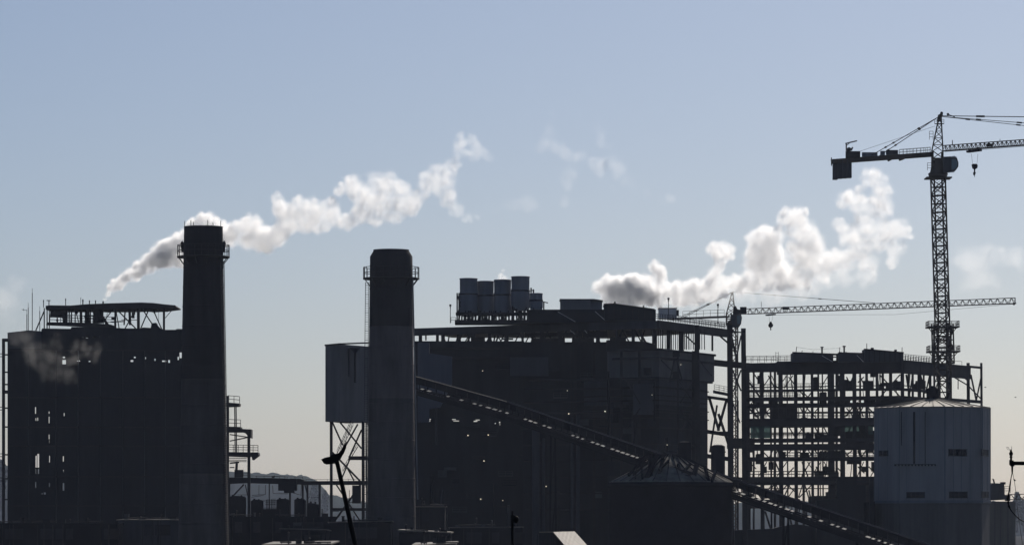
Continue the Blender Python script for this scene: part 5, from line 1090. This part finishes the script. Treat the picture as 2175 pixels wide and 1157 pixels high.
# ------------------------------------------------------------------ steam
import numpy as np
_rng = np.random.RandomState(4); _LAT = _rng.rand(48, 48, 48).astype('f4')
def vnoise(X, Y_, Z_, sc, off):
    out = []; fr = []
    for c in (X, Y_, Z_):
        q = c/sc + off; i = np.floor(q).astype(int); f = (q-i).astype('f4'); fr.append(f*f*(3-2*f)); out.append(i)
        off = off*1.7+3.1
    i, j, k = out; u, v, w_ = fr; L = lambda a, b_, c: _LAT[(i+a) % 48, (j+b_) % 48, (k+c) % 48]
    x00 = L(0,0,0)*(1-u)+L(1,0,0)*u; x10 = L(0,1,0)*(1-u)+L(1,1,0)*u; x01 = L(0,0,1)*(1-u)+L(1,0,1)*u; x11 = L(0,1,1)*(1-u)+L(1,1,1)*u
    return (x00*(1-v)+x10*v)*(1-w_)+(x01*(1-v)+x11*v)*w_
def surface_nets(G, iso, org, h):
    """closed quad surface of G > iso on a regular grid"""
    I = G > iso; nx, ny, nz = [n-1 for n in G.shape]
    acc = np.zeros((nx, ny, nz, 3), 'f4'); cnt = np.zeros((nx, ny, nz), 'f4')
    for ax in range(3):
        e = np.eye(3, dtype=int)[ax]; o1, o2 = [np.eye(3, dtype=int)[k] for k in range(3) if k != ax]
        for a in (0, 1):
            for c in (0, 1):
                s0 = a*o1+c*o2; s1 = s0+e
                sl = lambda s_: tuple(slice(s_[k], s_[k]+(nx, ny, nz)[k]) for k in range(3))
                g0, g1 = G[sl(s0)], G[sl(s1)]; cr = I[sl(s0)] != I[sl(s1)]
                t_ = np.where(cr, (iso-g0)/np.where(np.abs(g1-g0) < 1e-9, 1, g1-g0), 0)
                for k in range(3): acc[..., k] += np.where(cr, s0[k] + (t_ if k == ax else 0), 0)
                cnt += cr
    cells = np.argwhere(cnt > 0); idx = -np.ones((nx, ny, nz), int); idx[tuple(cells.T)] = np.arange(len(cells))
    V = (cells + acc[tuple(cells.T)]/cnt[tuple(cells.T)][:, None])*h + org
    F = []
    for ax in range(3):
        e = np.eye(3, dtype=int)[ax]; b1, b2 = (ax+1) % 3, (ax+2) % 3
        A_ = I[tuple(slice(0, -1) if k == ax else slice(1, -1) for k in range(3))]; B2 = I[tuple(slice(1, None) if k == ax else slice(1, -1) for k in range(3))]
        p = np.argwhere(A_ != B2); inside = A_[tuple(p.T)]
        for k in range(3):
            if k != ax: p[:, k] += 1
        u = np.eye(3, dtype=int)[b1]; v = np.eye(3, dtype=int)[b2]
        q = np.stack([idx[tuple((p-u-v).T)], idx[tuple((p-v).T)], idx[tuple(p.T)], idx[tuple((p-u).T)]], 1)
        q[~inside] = q[~inside][:, ::-1]; F.append(q)
    return V, np.concatenate(F)
def steam(puffs, Y, mats, label, h=.36, seed=1, rough=1.0, size=2.4, grow=1.0, iso=(.05, .16, .32, .52, .74)):
    """puffs (column, row, radius); mats: one material per nested shell, thin air outside to dense steam inside"""
    rnd = random.Random(seed); s = S(Y); C_ = []
    for x, y, r in puffs:
        rr = r*s*grow; c = P(x, y, Y)+Vector((0, rnd.uniform(-.4, .4)*rr, 0)); C_.append((c, rr))
        for k in range(4):
            a = rnd.uniform(0, 6.28); C_.append((c+Vector((math.cos(a), rnd.uniform(-.7, .7), math.sin(a)))*rr*rnd.uniform(.6, .95), rr*rnd.uniform(.3, .55)))
    lo = np.array([min(c[k]-2*r for c, r in C_) for k in range(3)]); hi = np.array([max(c[k]+2*r for c, r in C_) for k in range(3)])
    n = np.ceil((hi-lo)/h).astype(int)+1; ax = [lo[k]+h*np.arange(n[k]) for k in range(3)]
    G = np.zeros(n, 'f4')
    for c, r in C_:
        R2 = 1.45*r; sl = []; 
        for k in range(3): sl.append(slice(max(0, int((c[k]-R2-lo[k])/h)), min(n[k], int((c[k]+R2-lo[k])/h)+2)))
        d2 = ((ax[0][sl[0]]-c[0])**2)[:, None, None]+((ax[1][sl[1]]-c[1])**2)[None, :, None]+((ax[2][sl[2]]-c[2])**2)[None, None, :]
        G[tuple(sl)] += np.maximum(0, 1-d2/R2**2)**2*1.15
    X, Yy, Zz = np.meshgrid(*ax, indexing='ij')
    wx = (vnoise(X, Yy, Zz, size*2.2, seed+.3)-.5)*size*.9; wz = (vnoise(X, Yy, Zz, size*2.2, seed+9.7)-.5)*size*.9
    nz_ = 0; amp = 1.0; sc = size
    for o in range(5):
        q = vnoise(X+wx, Yy, Zz+wz, sc, seed*3.1+o*7.7); nz_ = nz_ + amp*(np.abs(2*q-1) if o < 4 else q); amp *= .62; sc *= .5
    lo_, hi_ = np.percentile(nz_, 1), np.percentile(nz_, 99); nz_ = np.clip((nz_-lo_)/(hi_-lo_), 0, 1)
    G = 1-np.exp(-G*1.35)
    G = np.where(G > .015, G*1.18-(1-nz_)*.52*rough*np.clip(G*3, 0, 1), 0)
    for k in range(3):
        for e_ in (0, -1):
            i_ = [slice(None)]*3; i_[k] = e_; G[tuple(i_)] = 0
    root = None
    for lv, m_ in zip(iso, mats):
        V, F = surface_nets(G, lv, lo, h)
        if len(F) < 20: continue
        me = bpy.data.meshes.new('steam'); me.vertices.add(len(V)); me.vertices.foreach_set('co', V.astype('f4').ravel())
        me.loops.add(len(F)*4); me.loops.foreach_set('vertex_index', F.ravel()); me.polygons.add(len(F)); me.polygons.foreach_set('loop_start', np.arange(0, len(F)*4, 4)); me.polygons.foreach_set('loop_total', np.full(len(F), 4))
        me.update(calc_edges=True); me.materials.append(m_)
        o = bpy.data.objects.new('steam_plume' if root is None else 'steam_core', me); COL.objects.link(o)
        if root is None: root = o; tag(o, label, 'steam', 'steam plumes', 'stuff')
        else: o.parent = root
    return root
def vm(dens, aniso, col, ramp):
    m = bpy.data.materials.new('steam_air'); m.use_nodes = True; t = m.node_tree; t.nodes.remove(t.nodes['Principled BSDF'])
    v = t.nodes.new('ShaderNodeVolumeScatter'); v.inputs['Color'].default_value = (*col, 1); v.inputs['Anisotropy'].default_value = aniso; v.inputs['Density'].default_value = dens
    if ramp:                                     # steam thins out as it drifts along x: [(x, density factor)]
        tc = t.nodes.new('ShaderNodeTexCoord'); sx = t.nodes.new('ShaderNodeSeparateXYZ'); t.links.new(tc.outputs['Object'], sx.inputs[0])
        x0, x1 = ramp[0][0], ramp[-1][0]; mr = t.nodes.new('ShaderNodeMapRange'); mr.inputs['From Min'].default_value = x0; mr.inputs['From Max'].default_value = x1; t.links.new(sx.outputs['X'], mr.inputs[0])
        cr = t.nodes.new('ShaderNodeValToRGB')
        while len(cr.color_ramp.elements) < len(ramp): cr.color_ramp.elements.new(.5)
        for e, (x, f) in zip(cr.color_ramp.elements, ramp): e.position = (x-x0)/(x1-x0); e.color = (f, f, f, 1)
        t.links.new(mr.outputs[0], cr.inputs[0])
        mu = t.nodes.new('ShaderNodeMath'); mu.operation = 'MULTIPLY'; mu.inputs[1].default_value = dens; t.links.new(cr.outputs[0], mu.inputs[0]); t.links.new(mu.outputs[0], v.inputs['Density'])
    t.links.new(v.outputs[0], t.nodes['Material Output'].inputs['Volume']); return m
def vms(d, aniso=.6, col=(1, .99, .975), ramp=None): return [vm(d*f, aniso, col, ramp) for f in (.05, .10, .2, .35, .55)]
YA, YC = 985, 1025
A = [(222,636,4),(228,625,6),(236,614,8),(248,604,11),(263,592,12),(280,582,14),(298,573,15),(316,562,17),(333,550,19),(350,537,22),(365,548,20),(366,524,18),(386,522,22),(385,555,12),(408,478,12),(428,468,14),(448,468,15),(462,480,14),(420,500,22),(440,500,26),(470,500,20),(490,505,20),(512,482,17),(535,474,17),(545,500,26),(570,508,22),(560,524,12),(590,502,18),(605,490,14)]
A2 = [(590,502,18),(592,424,13),(598,440,14),(613,460,24),(600,490,16),(638,440,19),(650,468,22),(668,440,19),(682,465,22),(702,442,18),(716,466,18),(690,484,9),(722,404,12),(740,393,16),(752,384,15),(765,410,20),(778,440,24),(798,386,19),(800,420,24),(800,468,15),(828,380,16),(835,408,22),(832,448,22),(855,398,14),(866,436,20),(740,470,16),(765,460,18),(888,425,14)]
A3 = [(866,436,20),(890,415,14),(905,385,17),(918,398,18),(930,366,17),(948,370,21),(945,398,20),(955,425,17),(970,448,14),(995,462,11),(1015,461,6),(962,348,14),(978,322,15),(978,300,12),(980,284,7),(1003,302,12),(1022,320,12),(1040,334,9),(1010,332,12)]
C1 = [(1262,618,7),(1275,607,12),(1293,600,14),(1290,620,18),(1310,625,18),(1320,602,17),(1345,594,14),(1340,622,24),(1368,602,16),(1392,566,12),(1400,580,12),(1405,600,12),(1372,628,20),(1400,632,18),(1425,614,15),(1445,606,12),(1442,634,18),(1472,604,12),(1470,628,20),(1500,602,15),(1520,585,15),(1526,562,12),(1517,531,14),(1540,529,14),(1550,542,10),(1532,545,12),(1508,622,18),(1540,610,16),(1560,600,14),(1300,640,16),(1330,645,16)]
C2 = [(1585,602,20),(1602,508,16),(1622,500,18),(1620,538,28),(1648,500,18),(1640,560,28),(1600,560,20),(1674,464,17),(1696,456,16),(1690,480,18),(1714,485,17),(1735,512,17),(1702,530,28),(1722,556,22),(1672,588,22),(1742,540,16),(1760,560,14),(1775,545,16),(1615,600,20),(1650,600,18),(1700,590,20),(1745,580,16)]
C3 = [(1760,560,16),(1795,425,15),(1816,416,17),(1822,438,18),(1847,377,16),(1860,368,12),(1870,390,16),(1872,420,20),(1886,440,15),(1855,450,20),(1780,475,13),(1800,500,18),(1832,520,24),(1872,500,24),(1892,490,20),(1914,480,16),(1925,495,12),(1905,530,17),(1900,556,13),(1850,560,19),(1800,556,20),(1830,480,18)]
C4 = [(1560,610,16),(1590,622,18),(1640,618,20),(1690,612,20),(1740,600,20),(1790,590,18),(1840,590,16),(1540,640,12)]
RA = [(XX(x, YA), f) for x, f in ((215, 1.9), (380, 1.3), (470, .9), (600, .5), (760, .36), (900, .24), (1050, .12))]
RC = [(XX(x, YC), f) for x, f in ((1250, .7), (1290, 1.3), (1370, 1.8), (1430, 1), (1560, .7), (1700, .55), (1800, .35), (1940, .2))]
def drift(x0, y0, x1, y1, r, n, w_, seed):
    q = random.Random(seed); return [(x0+(x1-x0)*k/n+q.uniform(-w_, w_), y0+(y1-y0)*k/n+q.uniform(-w_, w_), r*q.uniform(.5, 1.2)) for k in range(n+1)]
steam(A+A2+A3, YA, vms(.85, ramp=RA), 'long bright steam plume rising behind the tall chimney and drifting over the second one', .3, 1, 1.1, 2.1, 1.2)
steam(C1+C2+C3, YC, vms(.85, ramp=RC), 'thick billowing steam cloud between the ribbed penthouse and the taller crane', .33, 4, 1.05, 2.5, 1.25)
steam(C4, YC+8, vms(.14), 'faint veil of steam under the bright billows behind the smaller crane', .5, 7, 1.3, 4, 1.5)
steam([(1062,594,8),(1066,586,9),(1074,590,7),(1069,574,6),(1074,562,4),(1082,552,3),(1090,542,2.5)], 958, vms(.5), 'small wisp of steam leaving one of the round bins', .2, 8, 1.1, 1, .8)
steam(drift(1150, 305, 1275, 350, 13, 14, 9, 2)+drift(1180, 240, 1155, 320, 9, 8, 8, 3)+drift(1210, 360, 1200, 440, 10, 8, 9, 5), YC, vms(.035), 'thin shred of old steam alone in the middle of the sky', .42, 9, 1.35, 4, 1.3)
steam(drift(1280, 290, 1330, 385, 12, 9, 12, 7)+drift(1060, 440, 1140, 436, 12, 8, 8, 8)+drift(1300, 400, 1450, 430, 9, 9, 12, 9), YC, vms(.03), 'barely visible traces of steam below the thin shred', .5, 10, 1.4, 4, 1.3)
steam([(2050,545,22),(2080,550,24),(2110,545,22),(2140,545,20),(2170,548,22),(2070,580,24),(2100,600,20),(2060,610,18)], YC+30, vms(.045), 'pale drifting steam beyond the mast of the taller crane', .5, 11, 1.25, 5, 1.3)
steam([(40,600,16),(20,620,22),(0,640,24),(-20,660,20),(30,650,18),(10,680,18)], 985, vms(.035), 'pale drifting steam at the picture edge beside the whip antennas', .5, 12, 1.25, 5, 1.3)
steam([(30,715,9),(45,722,11),(60,718,9),(75,740,11),(62,752,12),(90,768,13),(75,775,10),(110,742,12),(122,718,8),(118,765,12),(140,782,10),(165,748,12),(172,728,8),(150,765,10),(196,755,11),(205,738,9),(95,795,10),(150,800,10),(120,795,9)], 893, vms(.02), 'thin steam drifting in front of the boiler house wall', .32, 13, 1.35, 3, 1.7)

# ------------------------------------------------------------------ haze
def haze():
    m = bpy.data.materials.new('haze_air'); m.use_nodes = True; t = m.node_tree; t.nodes.remove(t.nodes['Principled BSDF'])
    v = t.nodes.new('ShaderNodeVolumePrincipled'); v.inputs['Color'].default_value = (.66, .765, 1, 1); v.inputs['Density'].default_value = 2.3e-5; v.inputs['Anisotropy'].default_value = .3
    t.links.new(v.outputs[0], t.nodes['Material Output'].inputs['Volume'])
    b = MB(); b.box((-4300, -450, -6), (4300, 9100, 185)); o = b.build('haze', m); tag(o, kind='stuff'); tag(o, 'pale thin haze over the whole site', 'haze')
haze()
